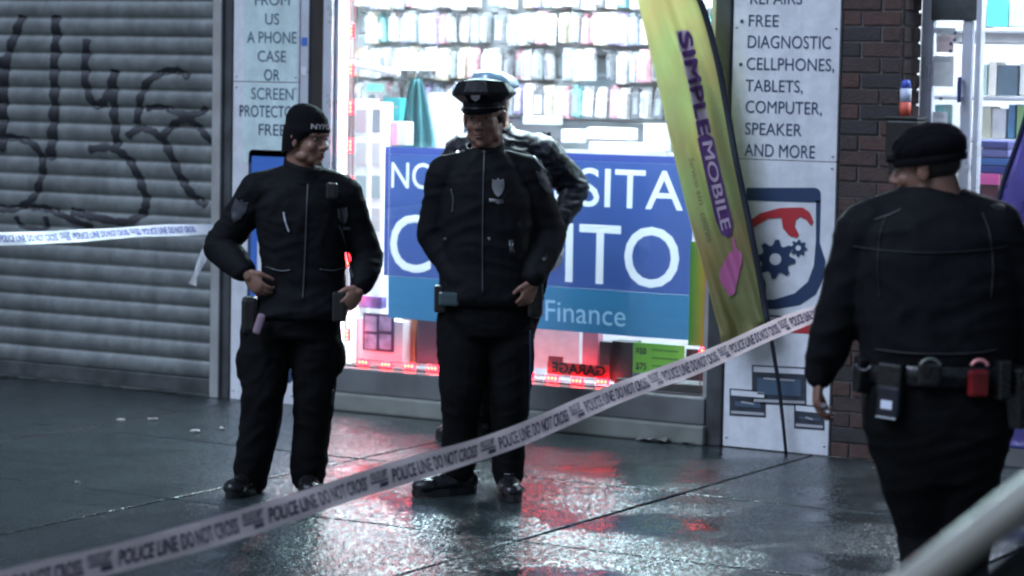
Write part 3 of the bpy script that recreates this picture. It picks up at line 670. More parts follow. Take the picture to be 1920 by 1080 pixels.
box('pane', (dx(1746)+.001, DY+.018, .281), (dx(1800)-.001, DY+.023, fac(1780, 38, DY).z-.001), M['glass'], dr)
box('mullion', (dx(1826), DY-.01, 0), (dx(1836), DY+.05, 3.0), M['alu_pale'], dr, .004)
h = fac(1804, 168, DY); 
box('handle', (h.x-.008, DY-.05, h.z-.062), (h.x+.008, DY-.03, h.z+.062), mat('bluehandle', (.03, .04, .16), .35), dr, .005)
box('handle_mount', (h.x-.006, DY-.03, h.z-.05), (h.x+.006, DY+.001, h.z-.035), M['chrome'], dr); box('handle_mount', (h.x-.006, DY-.03, h.z+.035), (h.x+.006, DY+.001, h.z+.05), M['chrome'], dr)
for (x0, y0, x1, y1, c) in ((1752, 52, 1792, 62, (.75, .8, .8)), (1756, 66, 1788, 98, (.8, .62, .6)), (1745, 105, 1788, 162, (.78, .8, .78)), (1748, 210, 1775, 236, (.85, .85, .85))):
    n_ = facbox('notice', x0, y0, x1, y1, DY+.013, .002, cm('note%d' % x0, c), dr)
    for q in range(3): facbox('printed_line', x0+4, y0+3+q*3, x1-6, y0+4.2+q*3, DY+.0118, .001, M['lightgrey'], n_)
for (x, y) in ((1791, 62), (1790, 75), (1783, 82), (1782, 96), (1764, 185)): facbox('sticker', x-3, y-3, x+3, y+3, DY+.0115, .001, M['navygrey'], dr)
w2 = thing('shop_window', (2.6, DY, 0), 'bright white shop window at the right edge behind the nearest officer', 'window')
box('pane', (dx(1836)+.001, DY+.015, .31), (4.6, DY+.02, 2.99), M['glass'], w2); box('sill', (dx(1836)+.001, DY-.03, .0), (4.6, DY+.06, .30), M['sill'], w2, .006)
box('frame', (4.6, DY-.01, 0), (4.66, DY+.05, 3.0), M['alu'], w2)
# room 2
struct('store_back_wall', (1.43, 1.9, 0), (4.75, 2.0, 3.1), M['wallwhite']); struct('store_left_wall', (1.425, .3, 0), (1.47, 1.898, 3.1), M['wallwhite'])
struct('store_right_wall', (4.7, .3, 0), (4.75, 1.898, 3.1), M['wallwhite']); struct('store_floor', (1.472, .602, 0), (4.698, 1.898, .004), M['lightgrey'])
for k, x in enumerate((2.3, 3.5)):
    c = thing('ceiling_light', (x, 1.0, 3.08), ['light panel on the ceiling just inside the glass door', 'light panel on the ceiling beyond the glass door, at the far right'][k], 'ceiling light')  # unseen panels added to light this shop and its reflections
    box('frame', (x-.36, .6, 3.075), (x+.36, 1.4, 3.1), M['alu_pale'], c); box('diffuser', (x-.33, .63, 3.066), (x+.33, 1.37, 3.0745), M['ceil_em'], c)
def it2(name, label, cat, x0, y0, x1, y1, Y, d, c, r=.45): return item(name, label, cat, x0, y0, x1, y1, Y, d, cm(name+str(x0), c, r))
for k, (yy, l) in enumerate(((56, 'upper grey shelf in the right-hand shop'), (182, 'middle white shelf in the right-hand shop'), (262, 'lower white shelf in the right-hand shop'))):
    s_ = thing('shelf', fac(1880, yy, 1.0), l, 'shelf'); facbox('shelf_board', 1740, yy, 2100, yy+(26 if k == 0 else 8), 1.0, .4, M['lightgrey'] if k == 0 else M['wallwhite'], s_, .004)
    facbox('price_rail', 1740, yy+1, 2100, yy+6, .99, .009, M['alu_pale'], s_)
for k, (x0, y0, x1, y1, c, l) in enumerate((
    (1850, -10, 1890, 50, (.1, .55, .55), 'teal box on the top shelf of the right-hand shop'), (1892, 2, 1925, 50, (.55, .72, .72), 'pale teal box on the top shelf at the frame edge'), (1834, 4, 1848, 52, (.8, .8, .8), 'slim white box on the top shelf beside the teal box'),
    (1836, 120, 1850, 178, (.45, .62, .62), 'narrow grey-green packet on the middle shelf'), (1853, 116, 1868, 180, (.82, .8, .76), 'slim white packet on the middle shelf'), (1870, 122, 1908, 180, (.10, .16, .22), 'dark blue picture box on the middle shelf of the right-hand shop'), (1912, 118, 1960, 180, (.7, .74, .74), 'white box right of the dark blue picture box'),
    (1838, 200, 1858, 260, (.8, .78, .62), 'cream box on the lower shelf'), (1860, 204, 1886, 260, (.86, .86, .86), 'white box on the lower shelf'), (1890, 196, 1903, 260, (.12, .3, .5), 'slim blue packet on the lower shelf'), (1906, 198, 1950, 260, (.35, .62, .25), 'green box on the lower shelf at the frame edge'),
    (1752, 196, 1768, 250, (.12, .35, .38), 'slim teal packet seen through the glass door'))):
    it2('product_box', l, 'box', x0, y0, x1, y1, 1.03, .14, c)
for k, (y0, c, l) in enumerate(((264, (.07, .08, .26), 'top dark blue folded pack'), (280, (.16, .17, .40), 'second violet folded pack'), (296, (.05, .16, .42), 'third blue folded pack'), (311, (.03, .06, .30), 'bottom navy folded pack'))):
    it2('folded_pack', l+' in the pile under the right shop shelf', 'pack', 1822-k, y0, 1890, y0+14, .62+.005*k, .25, c)
o = it2('crate', 'pink and dark red crate under the pile of blue packs', 'crate', 1828, 326, 1872, 404, .58, .3, (.10, .02, .04)); facbox('rim', 1827, 326, 1873, 346, .572, .007, cm('pinkrim', (.8, .12, .38)), o, .002); facbox('side_strip', 1820, 328, 1827, 392, .57, .02, M['wallwhite'], o)

# violet banner right edge
vf = thing('feather_banner', (2.75, -.1, 0), 'shiny violet feather banner with a dark sleeve, half hidden at the right edge', 'banner')
M['violet'] = mat('violet_cloth', (.11, .09, .30), .32, var=.25, scale=6, spec=.7)
bm = bmesh.new(); prev = None; edge = [(1955, 120), (1937, 170), (1918, 240), (1897, 300), (1880, 350), (1868, 410), (1862, 500), (1861, 620), (1863, 740), (1866, 835)]
ed = spline(edge, 4)
for i, (x, y) in enumerate(ed):
    t = i/(len(ed)-1); row = []
    for q in range(17):
        u = q/16; xx = x + (2120-x)*u; p = fac(xx, y+u*14*t, -.10 + .03*math.sin(u*14+t*5)*(.3+u) + .015*math.sin(u*31-t*9)); row.append(bm.verts.new(p))
    if prev:
        for q in range(16): bm.faces.new((prev[q], prev[q+1], row[q+1], row[q]))
    prev = row
bmesh.ops.solidify(bm, geom=bm.faces[:], thickness=.003); bmobj('cloth', bm, M['violet'], vf, True)
tube('sleeve', [fac(x-1, y, -.105) for x, y in ed[:-2]], .012, mat('sleeve_navy', (.01, .012, .05), .5), vf, 8)
tube('hem', [fac(1866+k*16, 835+k*1.3, -.10+.02*math.sin(k)) for k in range(14)], .008, mat('hem_navy', (.015, .02, .12), .5), vf, 6)
tube('pole', [fac(2118, 845, -.09), fac(2122, 120, -.09)], .012, M['dark'], vf, 8); box('foot_plate', (fac(2118, 860, -.09).x-.2, -.3, .001), (fac(2118, 860, -.09).x+.2, .1, .012), M['dark'], vf, .003)

# ================================================================ YELLOW FEATHER FLAG
fl = thing('feather_flag', gnd(1474, 851), 'yellow-green feather flag with purple lettering leaning in front of the repair sign', 'flag')
def flag_mat():
    m = translucent('flag_cloth', (.40, .40, .10), .22, .55); t = m.node_tree; L = t.links.new
    g = t.nodes.new('ShaderNodeNewGeometry'); n = t.nodes.new('ShaderNodeTexNoise'); n.inputs['Scale'].default_value = 2.2; n.inputs['Detail'].default_value = 3; L(g.outputs['Position'], n.inputs['Vector'])
    c = t.nodes.new('ShaderNodeValToRGB'); c.color_ramp.elements[0].position = .38; c.color_ramp.elements[0].color = (.36, .29, .13, 1); c.color_ramp.elements[1].position = .62; c.color_ramp.elements[1].color = (.33, .38, .17, 1)
    L(n.outputs[0], c.inputs[0])
    for nd in t.nodes:
        if nd.type == 'BSDF_PRINCIPLED': L(c.outputs[0], nd.inputs['Base Color'])
        if nd.type == 'BSDF_TRANSLUCENT': L(c.outputs[0], nd.inputs[0])
    return m
LE = spline([(1150, -180), (1172, -90), (1195, 0), (1225, 125), (1248, 225), (1270, 320), (1296, 425), (1320, 510), (1338, 580), (1350, 625), (1352, 652)], 6)
RE = spline([(1205, -180), (1262, -90), (1312, 0), (1342, 100), (1362, 200), (1380, 300), (1400, 395), (1417, 480), (1430, 550), (1438, 598), (1440, 604)], 6)
FY = -.16
def flag_pt(u, v, off=0.0):   # u 0..1 left->right edge, v 0..1 top->bottom
    f = v*(len(LE)-1); i = min(int(f), len(LE)-2); k = f-i
    l = (LE[i][0]*(1-k)+LE[i+1][0]*k, LE[i][1]*(1-k)+LE[i+1][1]*k); r = (RE[i][0]*(1-k)+RE[i+1][0]*k, RE[i][1]*(1-k)+RE[i+1][1]*k)
    x = l[0]+(r[0]-l[0])*u; y = l[1]+(r[1]-l[1])*u
    if v > .93: y += 26*math.sin(math.pi*min(1, u*1.15))*(v-.93)/.07*(1-u)
    fold = .030*math.sin(u*8.5+v*5.0)*(.35+.65*(1-u)) + .012*math.sin(u*19-v*13) + .018*math.sin(v*26+u*7)*max(0, v-.55)
    fold += .02*noise.noise(Vector((u*3, v*9, 2)))
    return fac(x, y, FY+fold-off)
NU, NV = 34, 120; bm = bmesh.new(); g = [[bm.verts.new(flag_pt(i/NU, j/NV)) for i in range(NU+1)] for j in range(NV+1)]
for j in range(NV):
    for i in range(NU): bm.faces.new((g[j][i], g[j][i+1], g[j+1][i+1], g[j+1][i]))
bmesh.ops.solidify(bm, geom=bm.faces[:], thickness=.002); bmobj('cloth', bm, flag_mat(), fl, True)
M['sleeve'] = mat('flag_sleeve', (.008, .012, .025), .6)
tube('sleeve', [flag_pt(1.0, k/60, .0) for k in range(61)], [.016]*61, M['sleeve'], fl, 10)
tube('pole', [flag_pt(1.0, 1.0), fac(1447, 640, -.13), fac(1460, 720, -.10), fac(1468, 790, -.07), gnd(1474, 852)], [.011, .011, .010, .009, .008], M['sleeve'], fl, 10)
M['fl_purple'] = mat('flag_purple', (.07, .02, .12), .6); M['fl_pink'] = mat('flag_pink', (.40, .10, .24), .6); M['fl_halo'] = mat('flag_pale_violet', (.42, .32, .42), .6)
vy = lambda y: (y+180)/832.0
def vof(y):   # find v whose mid edge has pixel row y
    lo, hi = 0, 1
    for _ in range(30):
        mi = (lo+hi)/2; f = mi*(len(LE)-1); i = min(int(f), len(LE)-2); k = f-i; yy = (LE[i][1]*(1-k)+LE[i+1][1]*k + RE[i][1]*(1-k)+RE[i+1][1]*k)/2
        if yy < y: lo = mi
        else: hi = mi
    return lo
def flag_patch(name, pts, off, mt, n=3):
    bm = bmesh.new(); vs = [bm.verts.new((u, v, 0)) for u, v in pts]; bm.faces.new(vs); bmesh.ops.triangulate(bm, faces=bm.faces[:])
    for _ in range(n): bmesh.ops.subdivide_edges(bm, edges=bm.edges[:], cuts=1, use_grid_fill=True); 
    bmesh.ops.triangulate(bm, faces=bm.faces[:])
    for v in bm.verts: v.co = flag_pt(v.co.x, v.co.y, off)
    bmobj(name, bm, mt, fl)
def flag_text(s, y0, y1, uc, hw, mt, bold, off, drift=0.0):
    v0, v1 = vof(y0), vof(y1)
    text_map('lettering', s, lambda a, b: flag_pt(uc+drift*a+(b-.5)*2*hw, v0+(v1-v0)*a, off), mt, fl, bold, 2)
flag_patch('lettering_ground', [(.47, vof(58)), (.68, vof(58)), (.67, vof(256)), (.47, vof(256))], .005, M['fl_halo'])
flag_text('SIMPLE', 62, 252, .60, .105, M['fl_halo'], 0.0, .007, -.03); [flag_text('SIMPLE', 62+q[1], 252+q[1], .60+q[0], .10, M['fl_purple'], 0.0, .010+.0006*i_, -.03) for i_, q in enumerate(((-.010, 0), (.010, 0), (0, 1.6), (0, -1.6)))]
v0, v1 = vof(258), vof(448)
flag_patch('name_capsule', [(.44, v0), (.58, v0-.006), (.70, v0+.004), (.72, v1-.03), (.66, v1-.004), (.58, v1), (.48, v1-.01), (.44, v1-.04)], .007, M['fl_purple'])
[flag_text('MOBILE', 268+q, 432+q, .585, .085, M['fl_halo'], 0.0, .011+.0006*i_) for i_, q in enumerate((-.9, .9))]
M['fl_faint'] = mat('flag_faint_print', (.17, .15, .08), .7)
flag_text('Servicio', 292, 346, .27, .045, M['fl_faint'], .02, .009); flag_text('sin', 352, 378, .27, .045, M['fl_faint'], .02, .009); flag_text('contrato', 392, 446, .25, .05, M['fl_faint'], .02, .009)
vb = vof(450)
flag_patch('bell_emblem', [(.24, vof(518)), (.30, vof(500)), (.50, vof(478)), (.62, vof(472)), (.64, vof(452)), (.67, vof(450)), (.69, vof(472)), (.76, vof(486)), (.72, vof(500)), (.60, vof(522)), (.46, vof(550)), (.36, vof(552))], .009, M['fl_pink'], 3)

# ================================================================ TAPES
def tape(name, pts, width, twist, label, text, mtape, tw_text=True):
    """pts = [(px,py,D)]"""
    t = thing(name, dep(*pts[len(pts)//2]), label, 'tape')
    P = [dep(*p) for p in spline(pts, 12)]
    S = [0]
    for a, b in zip(P, P[1:]): S.append(S[-1]+(b-a).length)
    TL = S[-1]
    def at(s, v, off=0.0):
        s = min(max(s, 0), TL*.99999); i = 0; lo, hi = 0, len(S)-2
        while lo < hi:
            mi = (lo+hi+1)//2
            if S[mi] <= s: lo = mi
            else: hi = mi-1
        i = lo; k = (s-S[i])/(S[i+1]-S[i]); p = P[i].lerp(P[i+1], k); d = (P[i+1]-P[i]).normalized()
        n = Vector((d.y, -d.x, 0)).normalized()     # towards the street
        up = d.cross(n) if d.cross(n).z > 0 else n.cross(d)
        a = twist(s/TL) + .10*math.sin(s*2.3); w_ = up*math.cos(a) + n*math.sin(a); nn = n*math.cos(a) - up*math.sin(a)
        p = p + ZU*(.006*math.sin(s*3.1)); return p + w_*(v-.5)*width*(1+.03*math.sin(s*5)) + nn*(off + .004*math.sin(s*9+v*4))
    n = int(TL/.05); bm = bmesh.new(); prev = None
    for k in range(n+1):
        row = [bm.verts.new(at(TL*k/n, q/4)) for q in range(5)]
        if prev:
            for q in range(4): bm.faces.new((prev[q], prev[q+1], row[q+1], row[q]))
        prev = row
    bmobj('film', bm, mtape, t, True)
    return t, at, TL
def tape_print(t, at, TL, s0, period, mt):
    s = s0; 
    while s + period < TL:
        for (txt, a, b, v0, v1) in (('POLICE LINE-DO NOT CROSS', .20, .995, .20, .76),):
            half = .56
            text_map('lettering', 'POLICE LINE', lambda u, v: at(s+period*(.20+.36*u), v0+(v1-v0)*v, .003), mt, t, .03)
            text_map('lettering', 'DO NOT CROSS', lambda u, v: at(s+period*(.585+.40*u), v0+(v1-v0)*v, .003), mt, t, .03)
        text_map('crest_lettering', 'POLICE DEPT', lambda u, v: at(s+period*(.02+.14*u), .5+.32*v, .003), mt, t, .03)
        bm = bmesh.new()
        f = lambda u, v: bm.verts.new(at(s+period*(.02+.14*u), v, .003))
        bm.faces.new([f(.5, .16), f(1, .16), f(1, .34), f(.5, .34)]); bm.faces.new([f(0, .38), f(1, .38), f(1, .46), f(0, .46)])
        bmobj('crest', bm, mt, t); s += period
Dm = lambda x: 1/(.152-4.7e-5*x)
mp = [(-260, 1168), (-100, 1132), (0, 1104), (200, 1051), (400, 994), (617, 931), (860, 853), (1000, 803), (1240, 707), (1400, 641), (1535, 585), (1700, 512)]
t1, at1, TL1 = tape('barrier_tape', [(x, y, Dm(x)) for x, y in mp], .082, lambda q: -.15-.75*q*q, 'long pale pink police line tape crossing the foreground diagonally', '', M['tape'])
tape_print(t1, at1, TL1, .12, .80, M['tapeprint'])
t2, at2, TL2 = tape('barrier_tape', [(-260, 456, 11.8), (-90, 451, 12.5), (0, 446, 13.0), (120, 442, 13.4), (260, 436, 13.9), (406, 430, 14.45)], .068, lambda q: -.1-.5*q, 'short white and blue police tape stretched in front of the shutter', '', M['tape2'])
tape_print(t2, at2, TL2, .05, .55, mat('tape_blue_print', (.08, .10, .36), .45))
t3, at3, TL3 = tape('tape_tail', [(392, 452, 14.42), (384, 476, 14.38), (372, 502, 14.35), (366, 520, 14.3), (361, 536, 14.3)], .045, lambda q: 1.0-1.2*q, 'loose end of tape hanging from the shutter rail beside the officer in the knit cap', '', M['tape2'])

# litter, then painted water glints
M['paper'] = mat('wet_paper', (.30, .29, .30), .4)
for k, (x, y, wd, l) in enumerate(((1222, 829, .17, 'flattened pale wrapper by the foot of the window'), (1240, 818, .05, 'small crumpled white paper by the window base'), (1288, 835, .07, 'dark twig-like scrap at the window base right of the pale wrapper'), (1560, 795, .001, ''), (1642, 880, .03, 'small pale scrap by the foot of the brick pillar'))):
    if not l: continue
    c = gnd(x, y); bm = bmesh.new(); n = 9; ring = []
    for i in range(5):
        for j in range(n): pass
    g = [[bm.verts.new((c.x-wd/2+wd*i/6+random.uniform(-.006, .006), c.y-wd*.2+wd*.4*j/3+random.uniform(-.006, .006), .006+abs(noise.noise(Vector((i*.9, j*.9, k))))*wd*.28)) for i in range(7)] for j in range(4)]
    for j in range(3):
        for i in range(6): bm.faces.new((g[j][i], g[j][i+1], g[j+1][i+1], g[j+1][i]))
    bmesh.ops.solidify(bm, geom=bm.faces[:], thickness=.002); o = bmobj('litter', bm, M['paper'] if k != 2 else M['brownmetal']); tag(o, l, 'litter')

for k, (x, y, wd, l) in enumerate(((286, 788, .055, 'white scrap on the wet pavement in front of the shutter, brightest of five'), (227, 790, .05, 'pale scrap on the pavement in front of the shutter, left of the brightest one'), (365, 811, .06, 'long pale scrap on the pavement before the shutter rail'), (417, 806, .04, 'small pale scrap at the foot of the left sign'), (145, 907, .028, 'tiny white scrap alone on the left pavement slab'))):  # pale flat discs stand in for water glints on the slabs
    c = gnd(x, y); bm = bmesh.new(); ring = [bm.verts.new((c.x+wd*.5*math.cos(a)*random.uniform(.7, 1.1), c.y+wd*.45*math.sin(a)*random.uniform(.7, 1.1), .004)) for a in [math.pi*q/5 for q in range(10)]]
    bm.faces.new(ring); r = bmesh.ops.extrude_face_region(bm, geom=bm.faces[:])
    for e in r['geom']:
        if isinstance(e, bmesh.types.BMVert): e.co.z += random.uniform(.004, .012)
    bmesh.ops.triangulate(bm, faces=bm.faces[:]); tag(bmobj('litter', bm, M['paper']), l, 'litter')

# ================================================================ PEOPLE
M['skin'] = mat('skin', (.25, .13, .095), .5, var=.08, scale=30, bump=.12, bscale=120)
M['skin2'] = mat('skin_tan', (.20, .10, .072), .5, var=.08, scale=30, bump=.12, bscale=120)
M['lips'] = mat('lips', (.14, .055, .048), .45); M['eye'] = mat('eye_white', (.20, .18, .17), .35); M['iris'] = mat('iris', (.02, .015, .01), .2)
M['jacket'] = mat('navy_jacket', (.0070, .0073, .0090), .72, var=.25, scale=30, bump=.2, bscale=160, spec=.10)
M['rainjacket'] = mat('wet_navy_jacket', (.0028, .0038, .008), .5, var=.25, scale=12, bump=.2, bscale=60, spec=.22)
M['trouser'] = mat('dark_trousers', (.0052, .0054, .0062), .8, var=.2, scale=40, bump=.25, bscale=220, spec=.08)
M['boot'] = mat('black_leather', (.008, .008, .009), .28, var=.2, scale=30, bump=.2, bscale=80)
M['knit'] = mat('black_knit', (.0035, .003, .005), .9, var=.3, scale=60, bump=.6, bscale=150, spec=.15)
M['capcloth'] = mat('cap_cloth', (.003, .0035, .006), .55, var=.2, scale=40, spec=.2)
M['silver'] = mat('silver_badge', (.17, .17, .18), .28, metal=.8, bump=.5, bscale=300)
M['patch'] = mat('shoulder_patch', (.022, .025, .035), .6, var=.45, scale=90)
M['hair'] = mat('dark_hair', (.012, .009, .007), .55, bump=.5, bscale=200)
M['zip'] = mat('zip_piping', (.05, .052, .06), .35)
M['seam'] = mat('seam', (.0085, .0085, .010), .6)
M['reflect'] = mat('reflective_trim', (.45, .47, .5), .3)

def remesh_obj(name, bm, mt, parent, voxel, smooth=6, fold=None, fac_=.5):
    me = mesh_bm(bm, name); o = bpy.data.objects.new(name, me); COL.objects.link(o)
    r = o.modifiers.new('r', 'REMESH'); r.mode = 'VOXEL'; r.voxel_size = voxel
    s = o.modifiers.new('s', 'SMOOTH'); s.factor = fac_; s.iterations = smooth
    dg = bpy.context.evaluated_depsgraph_get(); dg.update(); me2 = bpy.data.meshes.new_from_object(o.evaluated_get(dg))
    bpy.data.objects.remove(o); bpy.data.meshes.remove(me)
    if fold:
        nr = [v.normal.copy() for v in me2.vertices]
        for v, n in zip(me2.vertices, nr): v.co += n*fold(v.co)
    for p in me2.polygons: p.use_smooth = True
    me2.materials.clear(); me2.materials.append(mt)
    return put(name, me2, parent)
def limb(bm, pts, rad, seg=16):
    """tapered chain with round joints"""
    P = [Vector(p) for p in pts]
    for i in range(len(P)-1):
        a, b = P[i], P[i+1]; n = max(2, int((b-a).length/.04)); tube_bm(bm, [a.lerp(b, k/n) for k in range(n+1)], [rad[i]+(rad[i+1]-rad[i])*k/n for k in range(n+1)], seg)
    for p, r in zip(P, rad): ell_bm(bm, p, r, None, 16)
def loft(bm, secs, R=RH, Dv=FH, seg=28):
    """secs: [(centre, rx, ry, tiltvector?)] horizontal-ish sections"""
    rings = []
    for c, rx, ry in secs:
        ring = []
        for k in range(seg):
            a = 2*math.pi*k/seg; ca, sa = math.cos(a), math.sin(a); e = .85
            ring.append(bm.verts.new(Vector(c) + R*(rx*math.copysign(abs(ca)**e, ca)) + Dv*(ry*math.copysign(abs(sa)**e, sa))))
        rings.append(ring)
    for i in range(len(rings)-1):
        for k in range(seg): bm.faces.new((rings[i][k], rings[i][(k+1) % seg], rings[i+1][(k+1) % seg], rings[i+1][k]))
    bm.faces.new(rings[0]); bm.faces.new(rings[-1][::-1])
def hand(bm, wrist, d, palm_n, thumb_side, curl=.5, s=1.0):
    """wrist, pointing direction d, palm_n = the way the palm faces, thumb_side = direction of the thumb edge"""
    d = d.normalized(); pn = (palm_n - d*palm_n.dot(d)).normalized(); sd = d.cross(pn).normalized()
    if sd.dot(thumb_side) < 0: sd = -sd
    rot = Matrix((sd, d, pn)).transposed()
    tube_bm(bm, [wrist-d*.03*s, wrist, wrist+d*.03*s], [(.027*s, .021*s)]*3, 14); ell_bm(bm, wrist+d*.05*s, (.040*s, .055*s, .016*s), rot, 18); ell_bm(bm, wrist+d*.075*s, (.041*s, .028*s, .014*s), rot, 18)
    ell_bm(bm, wrist+d*.035*s+sd*.024*s+pn*.006*s, (.017*s, .034*s, .015*s), rot, 14)
    for k, (off, L, r) in enumerate(((.031, .070, .0088), (.0105, .079, .0092), (-.0105, .073, .0088), (-.031, .056, .0078))):
        p = wrist + d*(.088-.006*abs(k-1.2))*s + sd*off*s; pts = [p-d*.02*s, p]; dd = d.copy(); c = curl*(1+.08*k)
        dd = (dd + sd*off*1.6).normalized()
        for q, fr in enumerate((.42, .32, .26)):
            rm = Matrix.Rotation(c*(.75 if q == 0 else 1.0), 3, d.cross(pn)); dd = (rm @ dd).normalized(); p = p + dd*L*fr*s; pts.append(p)
        limb(bm, pts, [r*s*1.05, r*s*1.05, r*s, r*.93*s, r*.82*s], 10)
    p = wrist + d*.018*s + sd*.026*s; dd = (d*.72 + sd*.62 + pn*.25).normalized(); p1 = p+dd*.038*s; dd2 = (d*.92+sd*.18+pn*(.3+.4*curl)).normalized(); p2 = p1+dd2*.032*s; p3 = p2+(dd2+pn*.3*curl).normalized()*.025*s
    limb(bm, [p, p1, p2, p3], [.014*s, .0115*s, .0105*s, .009*s], 10)
def head_rot(yaw, pit=0, roll=0):
    """yaw 0 = towards the camera, + = towards image right; returns matrix with columns side, forward, up"""
    f = (-FH*math.cos(yaw) + RH*math.sin(yaw)).normalized(); f = (f*math.cos(pit)+ZU*math.sin(pit)).normalized()
    s = f.cross(ZU).normalized(); u = s.cross(f).normalized()
    m_ = Matrix((s, f, u)).transposed()
    return m_ @ Matrix.Rotation(roll, 3, 'Y')
def head(bm, c, H, s=1.0):
    q = lambda x, y, z: c + H @ Vector((x*s, y*s, z*s)); e = lambda p, r: ell_bm(bm, q(*p), tuple(k*s for k in r), H, 24)
    e((0, -.012, .035), (.077, .096, .085)); e((0, .026, -.03), (.064, .062, .086)); e((0, .040, -.082), (.048, .042, .033)); e((0, .068, -.102), (.020, .018, .016))
    e((0, .055, .03), (.060, .038, .045))
    for sx in (-1, 1):
        e((sx*.036, .060, -.032), (.025, .024, .024)); e((sx*.050, .015, -.075), (.02, .035, .022)); e((sx*.080, -.006, -.012), (.009, .021, .033)); e((sx*.083, -.014, .006), (.008, .016, .018)); e((sx*.0135, .098, -.037), (.0095, .012, .008))
    limb(bm, [q(-.046, .074, .020), q(-.02, .090, .020), q(.02, .090, .020), q(.046, .074, .020)], [.010*s, .011*s, .011*s, .010*s], 10)
    limb(bm, [q(0, .086, .008), q(0, .098, -.012), q(0, .110, -.033)], [.0085*s, .010*s, .0125*s], 10)
    e((0, .084, -.052), (.022, .012, .010)); e((0, .0875, -.0625), (.022, .011, .0058)); e((0, .0860, -.0735), (.019, .011, .0065))
    limb(bm, [q(0, -.03, -.05), q(0, -.04, -.17)], [.062*s, .066*s], 20)
def face_parts(body, c, H, s=1.0):
    q = lambda x, y, z: c + H @ Vector((x*s, y*s, z*s))
    for sx in (-1, 1):
        bm = bmesh.new(); ell_bm(bm, q(sx*.031, .0755, .0015), (.0125*s, .0105*s, .0075*s), H, 14); e = bmobj('eye', bm, M['eye'], body, True)
        bm = bmesh.new(); ell_bm(bm, q(sx*.031, .0845, .0015), (.0056*s, .003*s, .0056*s), H, 10); bmobj('iris', bm, M['iris'], e, True)
        bm = bmesh.new(); limb(bm, [q(sx*.014, .094, .0185), q(sx*.030, .0905, .0245), q(sx*.048, .078, .0195)], [.0035*s, .0042*s, .0025*s], 8); bmobj('eyebrow', bm, M['hair'], body, True)
    bm = bmesh.new(); ell_bm(bm, q(0, .0925, -.0625), (.020*s, .0085*s, .0045*s), H, 14); ell_bm(bm, q(0, .0910, -.0730), (.0175*s, .0085*s, .0052*s), H, 14); bmobj('lips', bm, M['lips'], body, True)
def folds(amp, sx=(7, 7, 11), seed=0, ridged=True):
    S = Vector(sx)
    def f(p):
        v = Vector((p.x*S.x+seed, p.y*S.y, p.z*S.z)); w_ = Vector((noise.noise(v*.6), noise.noise(v*.6+Vector((9, 2, 1))), noise.noise(v*.6+Vector((3, 8, 5)))))*1.1
        a = noise.noise(v+w_); b = 1-abs(noise.noise(v*1.7+w_*1.6+Vector((4, 4, 4))))*2.2
        c = 1-abs(noise.noise(Vector((v.x*1.1+v.z*.8, v.y*1.1, v.z*2.3-v.x*.9))+w_*1.2))*3.0
        return amp*(a*.45 + b*.40 + max(-.3, c)*.55)
    return f
def decal(target, name, px_poly, D, mt, parent, off=.003, n=3, thick=.0025):
    """drape a small outline (px) onto the nearest surface of target, seen from the street"""
    me = target.data; bv = BVHTree.FromPolygons([v.co for v in me.vertices], [tuple(p.vertices) for p in me.polygons])
    bm = bmesh.new(); vs = [bm.verts.new((x, y, 0)) for x, y in px_poly]; bm.faces.new(vs); bmesh.ops.triangulate(bm, faces=bm.faces[:])
    for _ in range(n): bmesh.ops.subdivide_edges(bm, edges=bm.edges[:], cuts=1, use_grid_fill=True)
    bmesh.ops.triangulate(bm, faces=bm.faces[:])
    for v in bm.verts:
        d = ray(v.co.x, v.co.y).normalized(); h_ = bv.ray_cast(CAM, d, 30)
        v.co = (h_[0] - d*off) if h_[0] is not None and abs((h_[0]-CAM).dot(FH)-D) < .6 else CAM + d*(D/d.dot(FH))
    if thick: bmesh.ops.solidify(bm, geom=bm.faces[:], thickness=-thick)
    return bmobj(name, bm, mt, parent, True)
def ribbon(target, name, pts, wpx, D, mt, parent, off=.003):
    """narrow strip draped along a px polyline"""
    me = target.data; bv = BVHTree.FromPolygons([v.co for v in me.vertices], [tuple(p.vertices) for p in me.polygons])
    sp = spline(pts, 8); P = []
    for x, y in sp:
        d = ray(x, y).normalized(); h_ = bv.ray_cast(CAM, d, 30)
        if h_[0] is not None and abs((h_[0]-CAM).dot(FH)-D) < .6: P.append(h_[0]-d*off)
    if len(P) > 2:
        bm = bmesh.new(); tube_bm(bm, P, wpx/2*D/FPX, 6); return bmobj(name, bm, mt, parent, True)
def gbox(name, c, R, size, mt, parent, bev=.006):
    """box oriented by matrix R (columns side, fwd, up)"""
    bm = bmesh.new(); box_bm(bm, (-size[0]/2, -size[1]/2, -size[2]/2), (size[0]/2, size[1]/2, size[2]/2), bev)
    for v in bm.verts: v.co = Vector(c) + R @ v.co
    return bmobj(name, bm, mt, parent)
FR = Matrix((RH, FH, ZU)).transposed()
